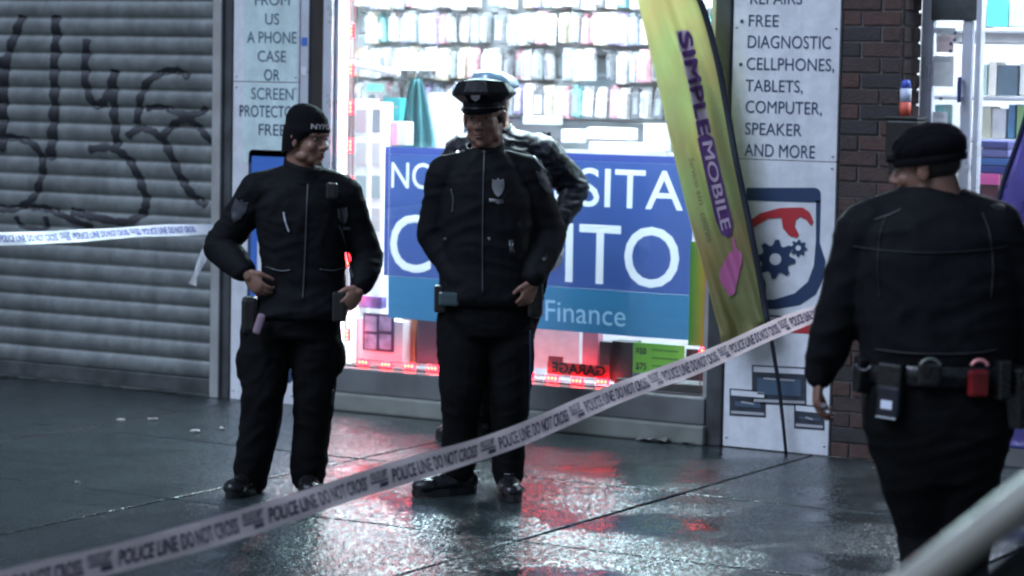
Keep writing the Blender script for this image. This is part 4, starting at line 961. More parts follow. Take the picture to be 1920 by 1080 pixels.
def boot(p, parent, ank, toe_dir, L=.29, z0=.0, s=1.0):
    toe_dir = toe_dir.normalized(); sd = toe_dir.cross(ZU); H = Matrix((sd, toe_dir, ZU)).transposed(); base = Vector((ank.x, ank.y, z0))
    q = lambda x, y, z: base + H @ Vector((x, y, z))*s
    bm = bmesh.new(); 
    limb(bm, [q(0, -.01, .24), q(0, -.005, .14), q(0, .0, .085)], [.058*s, .052*s, .050*s]); ell_bm(bm, q(0, -.035, .055), (.043*s, .055*s, .05*s), H); ell_bm(bm, q(0, .06, .052), (.046*s, .095*s, .042*s), H); ell_bm(bm, q(0, .145, .042), (.052*s, .065*s, .036*s), H)
    o = remesh_obj('boot', bm, M['boot'], parent, .008, 4, folds(.002, (30, 30, 30)))
    bm = bmesh.new(); out = []
    for k in range(24):
        a = 2*math.pi*k/24; x = .05*math.cos(a)*(1.05 if math.sin(a) > 0 else .9); y = .062+.148*math.sin(a); out.append(q(x, y, .003))
    vs = [bm.verts.new(v) for v in out]; f = bm.faces.new(vs); r = bmesh.ops.extrude_face_region(bm, geom=[f])
    for e in r['geom']:
        if isinstance(e, bmesh.types.BMVert): e.co.z += .028*s
    bmobj('sole', bm, M['black'], o)
    for k in range(4):
        c0 = q(-.022, .035-.018*k+.03, .098+.022*k); c1 = q(.022, .035-.018*k+.03, .098+.022*k); bm = bmesh.new(); tube_bm(bm, [c0, (c0+c1)/2+toe_dir*.01, c1], .0028, 6); bmobj('lace', bm, M['black'], o)
    return o
def peaked_cap(parent, c, H, s=1.0, wet=False):
    """c = head centre"""
    q = lambda x, y, z: c + H @ Vector((x, y, z))*s
    root = None
    def ring(r0, r1, z0, z1, n, ph=0, tilt=0):
        bm = bmesh.new(); A = [bm.verts.new(q(r0[0]*math.cos(a), r0[1]*math.sin(a)-.008, z0+tilt*math.sin(a)*.0)) for a in [ph+2*math.pi*k/n for k in range(n)]]
        B = [bm.verts.new(q(r1[0]*math.cos(a), r1[1]*math.sin(a)-.008, z1+tilt*math.sin(a))) for a in [ph+2*math.pi*k/n for k in range(n)]]
        for k in range(n): bm.faces.new((A[k], A[(k+1) % n], B[(k+1) % n], B[k]))
        return bm, A, B
    bm, A, B = ring((.088, .106), (.089, .107), .036, .064, 28); cp = bmobj('cap', bm, M['capcloth'], parent, True)
    bm = bmesh.new(); n = 8; ph = math.pi/8; rows = [((.090, .108), .060, .0), ((.131, .147), .090, .010), ((.131, .147), .100, .012), ((.106, .120), .136, .022), ((.06, .07), .146, .016), ((.0, .0), .148, .01)]
    if wet: rows = [((.088, .107), .072, .004), ((.126, .140), .092, .016), ((.128, .142), .103, .018), ((.110, .125), .135, .018), ((.07, .08), .155, .012), ((0, 0), .162, .01)]
    RR = []
    for (rx, ry), z, tl in rows:
        RR.append([bm.verts.new(q(rx*math.cos(ph+2*math.pi*k/(n*3)) * (1.0 if k % 3 == 0 else .93), ry*math.sin(ph+2*math.pi*k/(n*3))*(1.0 if k % 3 == 0 else .93)-.008, z+tl*math.sin(ph+2*math.pi*k/(n*3)))) for k in range(n*3)])
    for i in range(len(RR)-1):
        for k in range(n*3): bm.faces.new((RR[i][k], RR[i][(k+1) % (n*3)], RR[i+1][(k+1) % (n*3)], RR[i+1][k]))
    bmesh.ops.remove_doubles(bm, verts=bm.verts[:], dist=.0005)
    bmobj('crown', bm, M['raincover'] if wet else M['capcloth'], cp, wet)
    # visor
    bm = bmesh.new(); rows = []
    for j in range(5):
        t = j/4; rows.append([bm.verts.new(q((.086+.012*t)*math.sin(a), (.104)*math.cos(a)-.008+.058*t*math.cos(a)**1.0*max(0, math.cos(a)), .044-.022*t*max(0, math.cos(a))-.004*t)) for a in [math.radians(-78+156*k/18) for k in range(19)]])
    for j in range(4):
        for k in range(18): bm.faces.new((rows[j][k], rows[j][k+1], rows[j+1][k+1], rows[j+1][k]))
    bmesh.ops.solidify(bm, geom=bm.faces[:], thickness=.004); bmobj('visor', bm, mat('visor_black', (.006, .006, .008), .15), cp, True)
    bm = bmesh.new(); tube_bm(bm, [q(.088*math.sin(a), .107*math.cos(a)-.006, .042) for a in [math.radians(-80+160*k/16) for k in range(17)]], .004*s, 6); bmobj('chin_strap', bm, M['black'], cp, True)
    sh_ = [(-.016, .018), (-.019, .004), (-.014, -.012), (0, -.020), (.014, -.012), (.019, .004), (.016, .018), (.008, .024), (0, .020), (-.008, .024)]
    poly_plate('cap_badge', [q(x*1.1, .128-(z+.02)*.25, .095+z*1.1) for x, z in sh_], .004, H @ Vector((0, 1, 0)), mat('dull_badge', (.10, .09, .09), .4, metal=.5, bump=.6, bscale=300), cp)
    return cp
M['raincover'] = mat('plastic_rain_cover', (.22, .34, .46), .12, coat=1, spec=.9)
def jersey_collar(parent, c, H, mt, r=(.078, .082), h=.075, z=-.185, lean=.02):
    bm = bmesh.new(); q = lambda x, y, z_: c + H @ Vector((x, y, 0)) + ZU*z_
    R_ = []
    for j, (t, k_) in enumerate(((0, 1.15), (.35, 1.03), (.8, 1.0), (1, .97), (1, .90), (.4, .90))):
        R_.append([bm.verts.new(q(r[0]*k_*math.cos(a), r[1]*k_*math.sin(a)-.02, z+h*t - .018*math.sin(a)*t)) for a in [2*math.pi*k/28 for k in range(28)]])
    for j in range(len(R_)-1):
        for k in range(28): bm.faces.new((R_[j][k], R_[j][(k+1) % 28], R_[j+1][(k+1) % 28], R_[j+1][k]))
    return bmobj('collar', bm, mt, parent, True)

SHIELD = [(-1, -1), (-.35, -.8), (0, -1.1), (.35, -.8), (1, -1), (1.05, .1), (.6, .85), (0, 1.25), (-.6, .85), (-1.05, .1)]
def shield(cx, cy, w_, h_, rot=0):
    c, s = math.cos(rot), math.sin(rot); return [(cx+(x*w_*c-y*h_*s), cy+(x*w_*s+y*h_*c)) for x, y in SHIELD]

# ---------- officer 1: left, knit cap, hands at belt
D1 = 11.35; P1 = lambda x, y, d=0.0: dep(x, y, D1-d)
o1 = thing('person', gnd(515, 932), 'officer in a black knit cap with hands at his belt, left of the capped officer', 'person')
hc = P1(577, 258, .02); H1 = head_rot(math.radians(52), math.radians(-4))
ls, rsd = P1(487, 358), P1(645, 366, -.02); le, re = P1(412, 462, -.05), P1(690, 482, -.04); lw, rw = P1(462, 512, .13), P1(676, 540, .10)
lh, rh = P1(503, 600), P1(592, 605); lk, rk = P1(494, 735, .05), P1(588, 745, .03); la, ra = P1(470, 900), P1(577, 893, -.02)
bm = bmesh.new(); head(bm, hc, H1)
limb(bm, [P1(566, 300), P1(563, 345)], [.058, .065]); loft(bm, [(P1(564, 350), .12, .08), (P1(564, 400), .165, .11), (P1(567, 480), .155, .11), (P1(570, 560), .15, .11), (P1(550, 620), .15, .11)])
limb(bm, [ls, le, lw], [.05, .04, .028]); limb(bm, [rsd, re, rw], [.05, .04, .028])
hand(bm, lw, (P1(492, 545, .15)-P1(462, 508, .13)), P1(505, 500, .0)-P1(470, 520, .15), P1(480, 500)-P1(480, 530), .55)
hand(bm, rw, (P1(655, 572, .13)-P1(678, 540, .10)), P1(640, 540)-P1(670, 545, .1), P1(650, 520)-P1(680, 560), .7)
limb(bm, [lh, lk, la], [.085, .055, .04]); limb(bm, [rh, rk, ra], [.085, .055, .04]); ell_bm(bm, la, .042); ell_bm(bm, ra, .042)
b1 = remesh_obj('body', bm, M['skin'], o1, .0055, 3); face_parts(o1, hc, H1)
bm = bmesh.new(); loft(bm, [(P1(565, 322), .07, .07), (P1(563, 338), .12, .09), (P1(562, 352), .17, .11), (P1(562, 380), .192, .135), (P1(565, 425), .195, .145), (P1(568, 480), .182, .14), (P1(570, 535), .178, .14), (P1(566, 578), .205, .165), (P1(560, 594), .205, .165)])
limb(bm, [ls, ls.lerp(le, .5)+P1(0, 0, .0)*0, le, le.lerp(lw, .55), lw.lerp(le, .12)], [.082, .074, .072, .062, .048]); limb(bm, [rsd, rsd.lerp(re, .5), re, re.lerp(rw, .55), rw.lerp(re, .12)], [.080, .072, .068, .060, .048])
limb(bm, [P1(563, 335), ls], [.075, .085]); limb(bm, [P1(566, 335), rsd], [.075, .083])
j1 = remesh_obj('jacket', bm, M['jacket'], o1, .009, 5, folds(.008, (5, 5, 7), 1))
jersey_collar(j1, hc, H1, M['jacket'], (.088, .09), .085, -.195)
bm = bmesh.new(); loft(bm, [(P1(552, 575), .175, .14), (P1(550, 600), .185, .145), (P1(548, 632), .185, .14)])
limb(bm, [lh, P1(497, 660, .02), lk, P1(487, 800, .03), P1(473, 865, .02), la], [.116, .114, .094, .084, .078, .074]); limb(bm, [rh, P1(592, 665, .02), rk, P1(584, 810, .01), P1(580, 860), ra+Vector((0, 0, .0))], [.110, .106, .088, .080, .078, .074])
ell_bm(bm, P1(466, 680, .03), (.05, .06, .10)); ell_bm(bm, P1(628, 668, .03), (.04, .06, .085))
p1 = remesh_obj('trousers', bm, M['trouser'], o1, .009, 4, folds(.0085, (5, 5, 6), 5))
boot(None, o1, la, -FH*.9-RH*.35); boot(None, o1, ra, -FH+RH*.15)
# knit cap
q1 = lambda x, y, z: hc + H1 @ Vector((x, y, z))
bm = bmesh.new(); n = 44; RR = []
for j, (z, rx, ry, yo) in enumerate(((-.045, .086, .100, -.022), (.0, .090, .107, -.014), (.03, .091, .110, -.008), (.045, .090, .109, -.008), (.05, .084, .103, -.008), (.085, .081, .098, -.012), (.112, .068, .082, -.018), (.135, .045, .055, -.024), (.146, .018, .02, -.027), (.147, .0, .0, -.027))):
    row = []
    for k in range(n):
        a = 2*math.pi*k/n; rib = 1+(.012 if k % 2 else -.008)*(1 if j > 0 else .5); zz = z
        if j <= 1: zz = z + (.075 if j == 0 else .035)*max(0, math.sin(a)) + (-.035 if j == 0 else 0)*max(0, -math.sin(a)+.3)      # lifted over the face
        row.append(bm.verts.new(q1(rx*rib*math.cos(a), yo+ry*rib*math.sin(a), zz)))
    RR.append(row)
for i in range(len(RR)-1):
    for k in range(n): bm.faces.new((RR[i][k], RR[i][(k+1) % n], RR[i+1][(k+1) % n], RR[i+1][k]))
bmesh.ops.remove_doubles(bm, verts=bm.verts[:], dist=.0004)
kc = bmobj('knit_cap', bm, M['knit'], o1, True)
def on_cap(u, v, a0=math.radians(46), a1=math.radians(102)):
    a = a0+(a1-a0)*u; return q1(.0955*math.cos(a), -.008+.1155*math.sin(a), .026+.020+.022*v)
text_map('lettering', 'NYPD', on_cap, mat('white_thread', (.55, .5, .52), .7), kc, .03, 1)
# details
decal(j1, 'chest_badge', shield(643, 404, 9, 14, -.1), D1, M['silver'], j1); decal(j1, 'name_plate', [(636, 424), (658, 427), (658, 433), (636, 430)], D1, M['silver'], j1, n=1)
ribbon(j1, 'zip', [(578, 330), (575, 400), (572, 480), (568, 560)], 3, D1, M['zip'], j1); ribbon(j1, 'reflective_cord', [(532, 398), (535, 415), (542, 435)], 4, D1, M['reflect'], j1)
ribbon(j1, 'pocket_edge', [(498, 500), (525, 508), (545, 506)], 3, D1, M['zip'], j1); ribbon(j1, 'pocket_edge', [(600, 505), (625, 507), (648, 500)], 3, D1, M['zip'], j1)
decal(j1, 'shoulder_patch', shield(447, 395, 13, 20, .35), D1, M['patch'], j1)
ribbon(j1, 'microphone_cord', [(640, 430), (648, 460), (654, 490), (662, 520)], 4, D1, M['zip'], j1)
gbox('shoulder_microphone', P1(622, 358, .13), FR, (.05, .035, .07), M['black'], j1, .01)
# belt kit
gbox('holster', P1(470, 590, .06), FR, (.075, .10, .16), M['boot'], o1, .02); gbox('radio', P1(636, 575, .12), FR, (.06, .05, .13), M['black'], o1, .01)
gbox('flashlight', P1(486, 607, .17) , FR @ Matrix.Rotation(.3, 3, 'Y'), (.035, .035, .09), mat('pinkish', (.30, .20, .26), .4), o1, .012)
decal(p1, 'holster_clip', [(457, 596), (468, 599), (467, 603), (456, 600)], D1, M['reflect'], o1, n=1)

# ---------- officer 2: middle, peaked cap
D2 = 11.4; P2 = lambda x, y, d=0.0: dep(x, y, D2-d)
o2 = thing('person', gnd(905, 922), 'tall officer in a peaked police cap with a silver chest badge, standing in the middle', 'person')
hc = P2(908, 219, .02); H2 = head_rot(math.radians(-14), math.radians(-4), math.radians(2))
ls, rsd = P2(838, 327), P2(986, 327, -.02); le, re = P2(812, 440, -.03), P2(1032, 440, -.04); lw, rw = P2(860, 528, .05), P2(1000, 528, .12)
lh, rh = P2(868, 590), P2(955, 590); lk, rk = P2(866, 730, .05), P2(957, 735, .03); la, ra = P2(860, 880), P2(952, 892)
bm = bmesh.new(); head(bm, hc, H2, 1.08)
limb(bm, [P2(910, 268), P2(910, 310)], [.06, .067]); loft(bm, [(P2(910, 310), .12, .08), (P2(910, 370), .17, .12), (P2(912, 450), .16, .12), (P2(912, 540), .15, .12), (P2(912, 600), .16, .12)])
limb(bm, [ls, le, lw], [.05, .04, .028]); limb(bm, [rsd, re, rw], [.05, .04, .028])
hand(bm, lw, P2(885, 556, .06)-P2(860, 528, .05), P2(900, 500, -.1)-P2(870, 540, .15), P2(870, 510)-P2(870, 550), .7); hand(bm, rw, P2(985, 565, .15)-P2(998, 530, .14), P2(950, 530)-P2(990, 535, .1), P2(980, 520, .2)-P2(1000, 560), .7)
limb(bm, [lh, lk, la], [.085, .058, .04]); limb(bm, [rh, rk, ra], [.085, .058, .04]); ell_bm(bm, la, .042); ell_bm(bm, ra, .042)
b2 = remesh_obj('body', bm, M['skin2'], o2, .0055, 3); face_parts(o2, hc, H2, 1.08)
bm = bmesh.new(); ell_bm(bm, hc+H2 @ Vector((0, -.02, .012)), (.084, .094, .068), H2); bmobj('hair', bm, M['hair'], o2, True)
bm = bmesh.new(); loft(bm, [(P2(910, 278), .075, .075), (P2(910, 290), .105, .09), (P2(910, 308), .15, .115), (P2(910, 338), .19, .14), (P2(912, 380), .205, .155), (P2(914, 430), .205, .158), (P2(914, 490), .196, .158), (P2(912, 530), .205, .168), (P2(910, 556), .212, .172), (P2(910, 570), .20, .16)])
limb(bm, [ls, ls.lerp(le, .5), le, le.lerp(lw, .5), P2(862, 526, .10)], [.088, .078, .070, .064, .052]); limb(bm, [rsd, rsd.lerp(re, .5), re, re.lerp(rw, .5), P2(1003, 515, .12)], [.088, .078, .072, .066, .050])
limb(bm, [P2(905, 300), ls], [.062, .084]); limb(bm, [P2(912, 300), rsd], [.062, .084])
j2 = remesh_obj('jacket', bm, M['jacket'], o2, .009, 5, folds(.007, (5, 5, 7), 11))
jersey_collar(j2, hc, H2, M['jacket'], (.088, .09), .07, -.19)
bm = bmesh.new(); loft(bm, [(P2(910, 560), .18, .14), (P2(910, 595), .195, .15), (P2(910, 628), .19, .14)])
limb(bm, [lh, P2(868, 660, .02), lk, P2(864, 800, .02), P2(861, 850, .0), P2(860, 878)], [.112, .115, .098, .080, .078, .070]); limb(bm, [rh, P2(957, 665, .02), rk, P2(955, 810, .01), P2(953, 860), P2(953, 888)], [.105, .104, .088, .076, .072, .066])
p2 = remesh_obj('trousers', bm, M['trouser'], o2, .009, 4, folds(.006, (5, 5, 6), 15))
boot(None, o2, la, -RH*.93-FH*.42, s=1.05); boot(None, o2, ra, -FH+RH*.12, s=1.05)
peaked_cap(o2, hc, H2, 1.06)
decal(j2, 'chest_badge', shield(934, 351, 11, 15), D2, M['silver'], j2, .004); decal(j2, 'name_plate', [(917, 373), (944, 375), (944, 382), (917, 380)], D2, M['silver'], j2, n=1)
decal(j2, 'shoulder_patch', shield(1023, 338, 12, 22, -.35), D2, M['patch'], j2)
ribbon(j2, 'shoulder_piping', [(962, 268), (990, 282), (1010, 305), (1025, 322)], 3.5, D2, M['reflect'], j2)
ribbon(j2, 'zip', [(908, 285), (906, 360), (905, 450), (905, 550)], 3, D2, M['zip'], j2); ribbon(j2, 'pocket_edge', [(846, 355), (850, 375), (848, 398)], 4, D2, M['reflect'] if False else M['zip'], j2)
for (x, y) in ((908, 284), (962, 272), (858, 286), (918, 448), (833, 448), (1020, 486)): decal(j2, 'snap', [(x+3*math.cos(a), y+3*math.sin(a)) for a in [k*math.pi/4 for k in range(8)]], D2, M['silver'], j2, n=0)
decal(j2, 'cord_loop', [(954, 452), (962, 450), (965, 478), (957, 480)], D2, M['zip'], j2, n=1)
gbox('holster', P2(1003, 560, .03), FR, (.07, .12, .16), M['boot'], o2, .02); gbox('radio', P2(826, 560, .06), FR, (.055, .06, .12), M['black'], o2, .01)
gbox('pouch', P2(842, 560, .12), FR, (.09, .07, .06), mat('wetpouch', (.05, .08, .09), .18), o2, .012); ribbon(p2, 'trouser_stripe', [(994, 620), (994, 700), (990, 780)], 4, D2, M['navy'], p2)

# ---------- officer 3: behind, wet jacket, cap with rain cover
D3 = 13.15; P3 = lambda x, y, d=0.0: dep(x, y, D3-d)
o3 = thing('person', gnd(880, 812), 'officer in a wet shiny jacket mostly hidden behind the capped officer, by the window', 'person')
hc = P3(924, 194, 0); H3 = head_rot(math.radians(-35), 0)
ls, rsd = P3(868, 288), P3(1012, 286); le, re = P3(830, 350, -.05), P3(1078, 352, -.02); lw, rw = P3(868, 420, .1), P3(1035, 442, .14)
lh, rh = P3(915, 520), P3(985, 520); lk, rk = P3(895, 650, .04), P3(958, 655, .03); la, ra = P3(893, 770), P3(945, 780)
bm = bmesh.new(); head(bm, hc, H3, 1.0); limb(bm, [P3(932, 240), P3(935, 280)], [.06, .067]); loft(bm, [(P3(938, 290), .12, .08), (P3(940, 330), .17, .12), (P3(945, 400), .16, .12), (P3(950, 480), .16, .12), (P3(950, 530), .16, .12)])
limb(bm, [ls, le, lw], [.05, .04, .028]); limb(bm, [rsd, re, rw], [.05, .04, .028]); hand(bm, lw, P3(900, 440, .15)-lw, P3(930, 400)-lw, ZU, .6)
hand(bm, rw, P3(1022, 490, .18)-rw, P3(985, 450)-rw, -FH, .6)
limb(bm, [lh, lk, la], [.085, .055, .04]); limb(bm, [rh, rk, ra], [.085, .055, .04]); ell_bm(bm, la, .042); ell_bm(bm, ra, .042)
remesh_obj('body', bm, M['skin'], o3, .0055, 3); face_parts(o3, hc, H3)
bm = bmesh.new(); loft(bm, [(P3(935, 252), .075, .075), (P3(938, 264), .13, .10), (P3(940, 278), .18, .12), (P3(942, 305), .22, .145), (P3(945, 350), .225, .16), (P3(950, 400), .21, .16), (P3(952, 450), .20, .16), (P3(952, 500), .21, .165), (P3(952, 515), .20, .16)])
limb(bm, [P3(940, 270), rsd], [.08, .088]); limb(bm, [P3(935, 270), ls], [.08, .088]); limb(bm, [ls, le, P3(862, 410, .09)], [.092, .078, .058]); limb(bm, [rsd, P3(1045, 318, -.01), re, P3(1062, 395, .06), P3(1040, 430, .12)], [.095, .088, .072, .055, .045])
j3 = remesh_obj('jacket', bm, M['rainjacket'], o3, .010, 4, folds(.012, (8, 8, 11), 21)); jersey_collar(j3, hc, H3, M['rainjacket'], (.09, .092), .075, -.19)
bm = bmesh.new(); loft(bm, [(P3(950, 500), .18, .14), (P3(950, 540), .19, .145)]); limb(bm, [lh, P3(905, 585), lk, P3(893, 720), la], [.11, .108, .09, .08, .075]); limb(bm, [rh, P3(972, 590), rk, P3(950, 720), ra], [.11, .108, .09, .08, .075])
remesh_obj('trousers', bm, M['trouser'], o3, .011, 4, folds(.01, (6, 6, 9), 25)); boot(None, o3, la, -RH*.97-FH*.25); boot(None, o3, ra, -FH)
peaked_cap(o3, hc, H3, 1.0, True)
decal(j3, 'shoulder_patch', shield(1022, 268, 13, 19, -.15), D3, M['patch'], j3); ribbon(j3, 'shoulder_piping', [(985, 236), (1010, 242), (1035, 262), (1050, 282)], 3, D3, M['reflect'], j3)
bm = bmesh.new(); limb(bm, [P3(1046, 468, .10), P3(1042, 488, .12), P3(1028, 502, .14)], [.03, .032, .026]); bmobj('pale_cuff', bm, mat('pale_cuff', (.5, .5, .5), .6), o3, True)
decal(j3, 'collar_pin', [(958, 240), (964, 238), (966, 246), (959, 248)], D3, M['silver'], j3, n=0)

# ---------- officer 4: right, seen from behind
D4 = 8.5; P4 = lambda x, y, d=0.0: dep(x, y, D4-d)
g4 = P4(1750, 1200); o4 = thing('person', Vector((g4.x, g4.y, 0)), 'large officer seen from behind with a full equipment belt, nearest at right', 'person')
hc = P4(1737, 312, 0); H4 = head_rot(math.radians(-112), math.radians(-8), math.radians(-3))
ls, rsd = P4(1622, 438), P4(1862, 432); le, re = P4(1572, 590, -.04), P4(1925, 590, -.04); lw, rw = P4(1536, 705, -.10), P4(1915, 700, -.06)
lh, rh = P4(1700, 790), P4(1815, 790); lk, rk = P4(1742, 990, -.05), P4(1800, 1000, -.03); la, ra = P4(1745, 1165, .02), P4(1798, 1165, -.05)
bm = bmesh.new(); head(bm, hc, H4, 1.06); limb(bm, [P4(1742, 345), P4(1745, 400)], [.068, .075])
loft(bm, [(P4(1745, 420), .13, .09), (P4(1745, 480), .2, .14), (P4(1748, 600), .2, .14), (P4(1752, 700), .19, .14), (P4(1755, 790), .18, .13)])
limb(bm, [ls, le, lw], [.055, .045, .03]); limb(bm, [rsd, re, rw], [.055, .045, .03])
hand(bm, lw, P4(1530, 765, -.08)-P4(1536, 705, -.10), P4(1600, 740)-P4(1530, 740), P4(1520, 740, -.3)-P4(1530, 740, -.1), .55, 1.05); hand(bm, rw, P4(1895, 745, .02)-rw, P4(1850, 740)-rw, P4(1890, 700, -.2)-rw, .6)
limb(bm, [lh, lk, la], [.095, .065, .045]); limb(bm, [rh, rk, ra], [.095, .065, .045]); ell_bm(bm, la, .042); ell_bm(bm, ra, .042)
remesh_obj('body', bm, M['skin2'], o4, .0055, 3); face_parts(o4, hc, H4, 1.06)
bm = bmesh.new(); ell_bm(bm, hc+H4 @ Vector((0, -.026, .010)), (.083, .090, .072), H4, 28); bmobj('hair', bm, M['hair'], o4, True)
# flat soft cap
bm = bmesh.new(); ell_bm(bm, hc+H4 @ Vector((0, -.018, .066)), (.106, .122, .072), H4, 32); ell_bm(bm, hc+H4 @ Vector((0, -.014, .045)), (.096, .114, .055), H4, 32)
ell_bm(bm, hc+H4 @ Vector((0, .085, .035)), (.060, .045, .010), H4, 24)
cp4 = remesh_obj('cap', bm, M['knit'], o4, .006, 6, folds(.006, (10, 10, 12), 3)); bm = bmesh.new(); tube_bm(bm, [hc+H4 @ Vector((.101*math.cos(a), -.014+.118*math.sin(a), .022)) for a in [2*math.pi*k/40 for k in range(41)]], [(.004, .013)]*41, 8); bmobj('cap_band', bm, M['knit'], cp4, True); bm = bmesh.new(); ell_bm(bm, hc+H4 @ Vector((0, -.02, .138)), .007, None, 10); bmobj('cap_button', bm, M['capcloth'], cp4, True)
bm = bmesh.new(); loft(bm, [(P4(1744, 352), .075, .075), (P4(1744, 372), .12, .10), (P4(1744, 395), .185, .13), (P4(1744, 430), .245, .16), (P4(1746, 490), .265, .18), (P4(1750, 570), .262, .185), (P4(1754, 640), .25, .185), (P4(1756, 678), .245, .18), (P4(1757, 690), .235, .17)])
limb(bm, [ls, ls.lerp(le, .5), le, le.lerp(lw, .5), lw.lerp(le, .08)], [.098, .088, .078, .070, .056]); limb(bm, [rsd, rsd.lerp(re, .5), re, re.lerp(rw, .5), rw.lerp(re, .08)], [.098, .088, .078, .070, .056])
limb(bm, [P4(1735, 388), ls], [.085, .10]); limb(bm, [P4(1750, 388), rsd], [.085, .10])
j4 = remesh_obj('jacket', bm, M['jacket'], o4, .010, 6, folds(.008, (4, 4, 5), 31)); jersey_collar(j4, hc, H4, M['jacket'], (.092, .094), .06, -.175)
bm = bmesh.new(); loft(bm, [(P4(1757, 676), .225, .165), (P4(1758, 740), .245, .175), (P4(1758, 800), .245, .175), (P4(1760, 850), .21, .16), (P4(1762, 900), .18, .14)])
limb(bm, [lh, P4(1722, 880), lk, P4(1745, 1080, -.02), la], [.145, .135, .105, .095, .090]); limb(bm, [rh, P4(1800, 880), rk, P4(1795, 1090, -.05), ra], [.150, .135, .105, .095, .090])
p4 = remesh_obj('trousers', bm, M['trouser'], o4, .010, 5, folds(.007, (4, 4, 5), 35)); boot(None, o4, Vector((la.x, la.y, 0)), FH-RH*.3, s=1.05); boot(None, o4, Vector((ra.x, ra.y, 0)), FH+RH*.1, s=1.05)
# belt
bm = bmesh.new(); RR = []
for z_, k in ((676, 1.0), (678, 1.03), (712, 1.03), (714, 1.0)):
    c = P4(1757, z_); RR.append([bm.verts.new(c + RH*(.252*k*math.cos(a)) + FH*(.187*k*math.sin(a))) for a in [2*math.pi*q/40 for q in range(40)]])
for i in range(3):
    for k in range(40): bm.faces.new((RR[i][k], RR[i][(k+1) % 40], RR[i+1][(k+1) % 40], RR[i+1][k]))
belt = bmobj('duty_belt', bm, M['boot'], o4, True)
def kit(name, px, py, size, mt, rot=0, extra=0):
    c0 = P4(1757, py); dxm = (px-1757)/576.0; a = math.asin(max(-1, min(1, dxm/.26))); n_ = (RH*math.sin(a)*.72 - FH*math.cos(a)).normalized(); c = c0 + RH*dxm - FH*(.19*math.cos(a)+size[1]/2-.01+extra)
    s_ = ZU.cross(n_); R_ = Matrix((s_, n_, ZU)).transposed() @ Matrix.Rotation(rot, 3, 'Y'); return gbox(name, c, R_, size, mt, belt, .010), c, R_
kit('pouch', 1658, 700, (.085, .05, .10), M['boot'], .05)
r_, c_, R_ = kit('radio', 1655, 742, (.078, .045, .10), mat('radio_body', (.01, .012, .022), .3), .05, .012)
gbox('radio_label', c_ + R_ @ Vector((0, .026, -.01)), R_, (.04, .003, .028), mat('white_label', (.75, .78, .9), .5, emit=(.5, .58, .8), es=.0), r_, .001)
gbox('radio_clip', c_ + R_ @ Vector((0, .024, -.052)), R_, (.07, .004, .006), M['reflect'], r_, .001)
for q in range(4): gbox('radio_knob', c_ + R_ @ Vector((-.028+.018*q, .01, .056)), R_, (.009, .009, .012), M['silver'], r_, .002)
kit('keeper_pouch', 1612, 700, (.05, .05, .12), M['boot'], .1); kit('glove_pouch', 1725, 690, (.075, .035, .075), M['boot'])
kit('red_pouch', 1815, 705, (.062, .04, .085), mat('red_nylon', (.20, .01, .012), .5, var=.3), 0); kit('baton_holder', 1862, 700, (.05, .05, .13), M['boot']); kit('holster', 1896, 735, (.07, .07, .20), M['boot'], -.1)
def cuffs(px, py, mt, r=.035):
    c = P4(px, py) - FH*.245; bm = bmesh.new(); tube_bm(bm, [c + RH*(r*math.cos(a)) + ZU*(r*math.sin(a)) for a in [math.radians(20+140*k/12) for k in range(13)]], .0065, 8); return bmobj('handcuff', bm, mt, belt, True)
cuffs(1722, 678, mat('dull_cuff', (.14, .15, .13), .4, metal=.5)); cuffs(1812, 676, mat('pink_cuff', (.65, .25, .25), .35, metal=.3), .028)
bm = bmesh.new(); tube_bm(bm, [P4(1603+14*math.cos(a), 668+12*math.sin(a)) - FH*.22 for a in [math.radians(20+160*k/8) for k in range(9)]], .005, 8); bmobj('key_ring', bm, M['silver'], belt, True)
ribbon(j4, 'shoulder_seam', [(1640, 412), (1668, 402), (1690, 392)], 3, D4, M['zip'], j4)
ribbon(j4, 'yoke_seam', [(1600, 462), (1660, 470), (1745, 474), (1830, 470), (1890, 462)], 3, D4, M['seam'], j4); ribbon(j4, 'hem_band', [(1640, 655), (1700, 662), (1760, 664), (1830, 662), (1870, 655)], 4, D4, M['seam'], j4); ribbon(j4, 'armhole_seam', [(1664, 400), (1650, 440), (1646, 500), (1650, 560)], 3, D4, M['seam'], j4); ribbon(j4, 'armhole_seam', [(1842, 398), (1856, 440), (1862, 500), (1858, 560)], 3, D4, M['seam'], j4)
gbox('shoulder_microphone', P4(1868, 402, .05), FR, (.055, .05, .07), M['black'], j4, .015)
bm = bmesh.new(); ell_bm(bm, P4(1546, 762, .0), .012, None, 10); bmobj('ring', bm, M['silver'], o4, True)

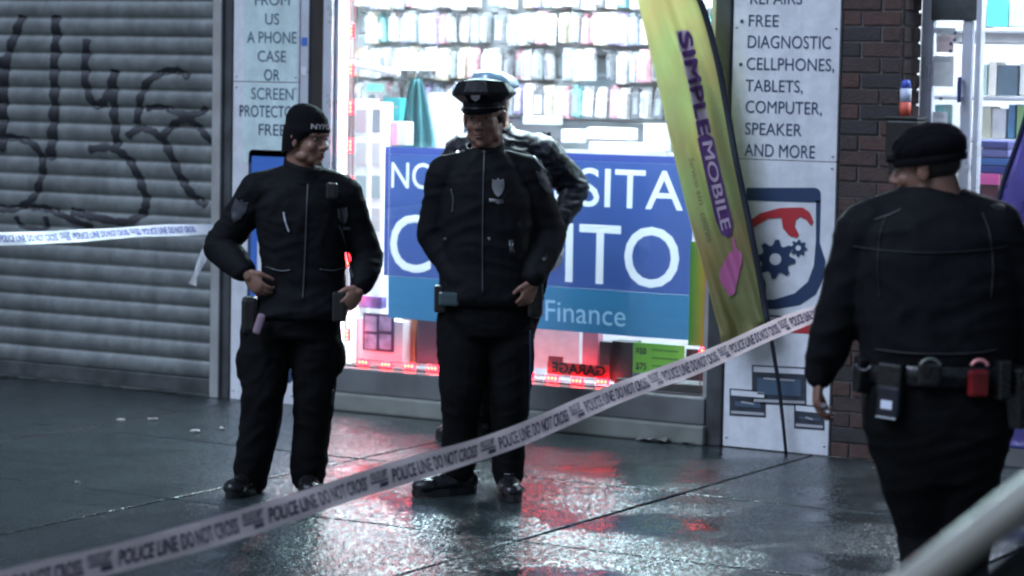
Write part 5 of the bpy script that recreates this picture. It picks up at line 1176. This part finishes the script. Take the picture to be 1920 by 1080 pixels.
# ================================================================ PARKED CAR (blurred, bottom right)
M['carpaint'] = mat('silver_car_paint', (.34, .33, .29), .35, metal=.15, coat=.5, var=.04); M['carglass'] = mat('dark_car_glass', (.006, .006, .007), .12, spec=.5); M['tyre'] = mat('tyre', (.012, .012, .012), .85)
car = thing('parked_car', (6.2, -7.3, -.14), 'silver car parked at the kerb, only its blurred windscreen pillar showing at the lower right', 'car')
YN, YF = -8.22, -6.42
def car_prof(pts, y0, y1, name, mt, inset=0.0, bev=.03):
    bm = bmesh.new(); a = [bm.verts.new((x, y0+(inset*(z-.95)/.8 if z > .95 else 0), z)) for x, z in pts]; b = [bm.verts.new((x, y1-(inset*(z-.95)/.8 if z > .95 else 0), z)) for x, z in pts]
    n = len(pts); bm.faces.new(a); bm.faces.new(b[::-1])
    for k in range(n): bm.faces.new((a[k], b[k], b[(k+1) % n], a[(k+1) % n]))
    bmesh.ops.recalc_face_normals(bm, faces=bm.faces[:]); bmesh.ops.bevel(bm, geom=bm.edges[:], offset=bev, segments=3, affect='EDGES'); return bmobj(name, bm, mt, car, True)
car_prof([(3.75, .1), (3.7, .35), (3.78, .52), (4.05, .60), (5.12, .70), (5.3, .78), (8.35, .84), (8.4, .5), (8.35, .1), (7.95, .1), (7.85, .3), (7.55, .36), (7.25, .3), (7.15, .1), (5.15, .1), (5.05, .3), (4.75, .36), (4.45, .3), (4.35, .1)], YN, YF, 'body', M['carpaint'])
car_prof([(5.22, .84), (6.0, 1.56), (7.4, 1.58), (8.1, .88)], YN+.10, YF-.10, 'cabin_glass', M['carglass'], .10, .02)
def pil(a, b, name='pillar', r=(.042, .03)): bm = bmesh.new(); tube_bm(bm, [Vector(a).lerp(Vector(b), k/6) for k in range(7)], [r]*7, 12); return bmobj(name, bm, M['carpaint'], car, True)
for (y0, y1) in ((YN+.06, YN+.13), (YF-.06, YF-.13)):
    pil((5.14, y0, .84), (5.98, y1, 1.58)); pil((8.16, y0, .86), (7.45, y1, 1.59)); pil((6.75, y0+.005, .85), (6.72, y1, 1.58), 'door_pillar', (.035, .02))
car_prof([(5.95, 1.572), (6.0, 1.60), (6.7, 1.64), (7.4, 1.60), (7.46, 1.575)], YN+.12, YF-.12, 'roof', M['carpaint'], 0, .01)
for x in (4.75, 7.55):
    for y in (YN+.09, YF-.09):
        wh = tube('wheel', [(x, y-.10, .18), (x, y+.10, .18)], .32, M['tyre'], car, 32); tube('rim', [(x, y-.105, .18), (x, y+.105, .18)], .19, M['alu'], wh, 24)
for y in (YN+.28, YF-.28): gbox('headlight', (3.78, y, .48), Matrix.Identity(3), (.06, .28, .10), M['alu_pale'], car, .02); gbox('tail_light', (8.36, y, .68), Matrix.Identity(3), (.06, .22, .14), M['red_print'], car, .02)
for y in (YN-.06, YF+.06): gbox('door_mirror', (5.45, y, .92), Matrix.Identity(3), (.10, .16, .10), M['carpaint'], car, .03)
for x in (6.5, 7.35): gbox('door_handle', (x, YN-.008, .74), Matrix.Identity(3), (.16, .02, .03), M['carpaint'], car, .006)
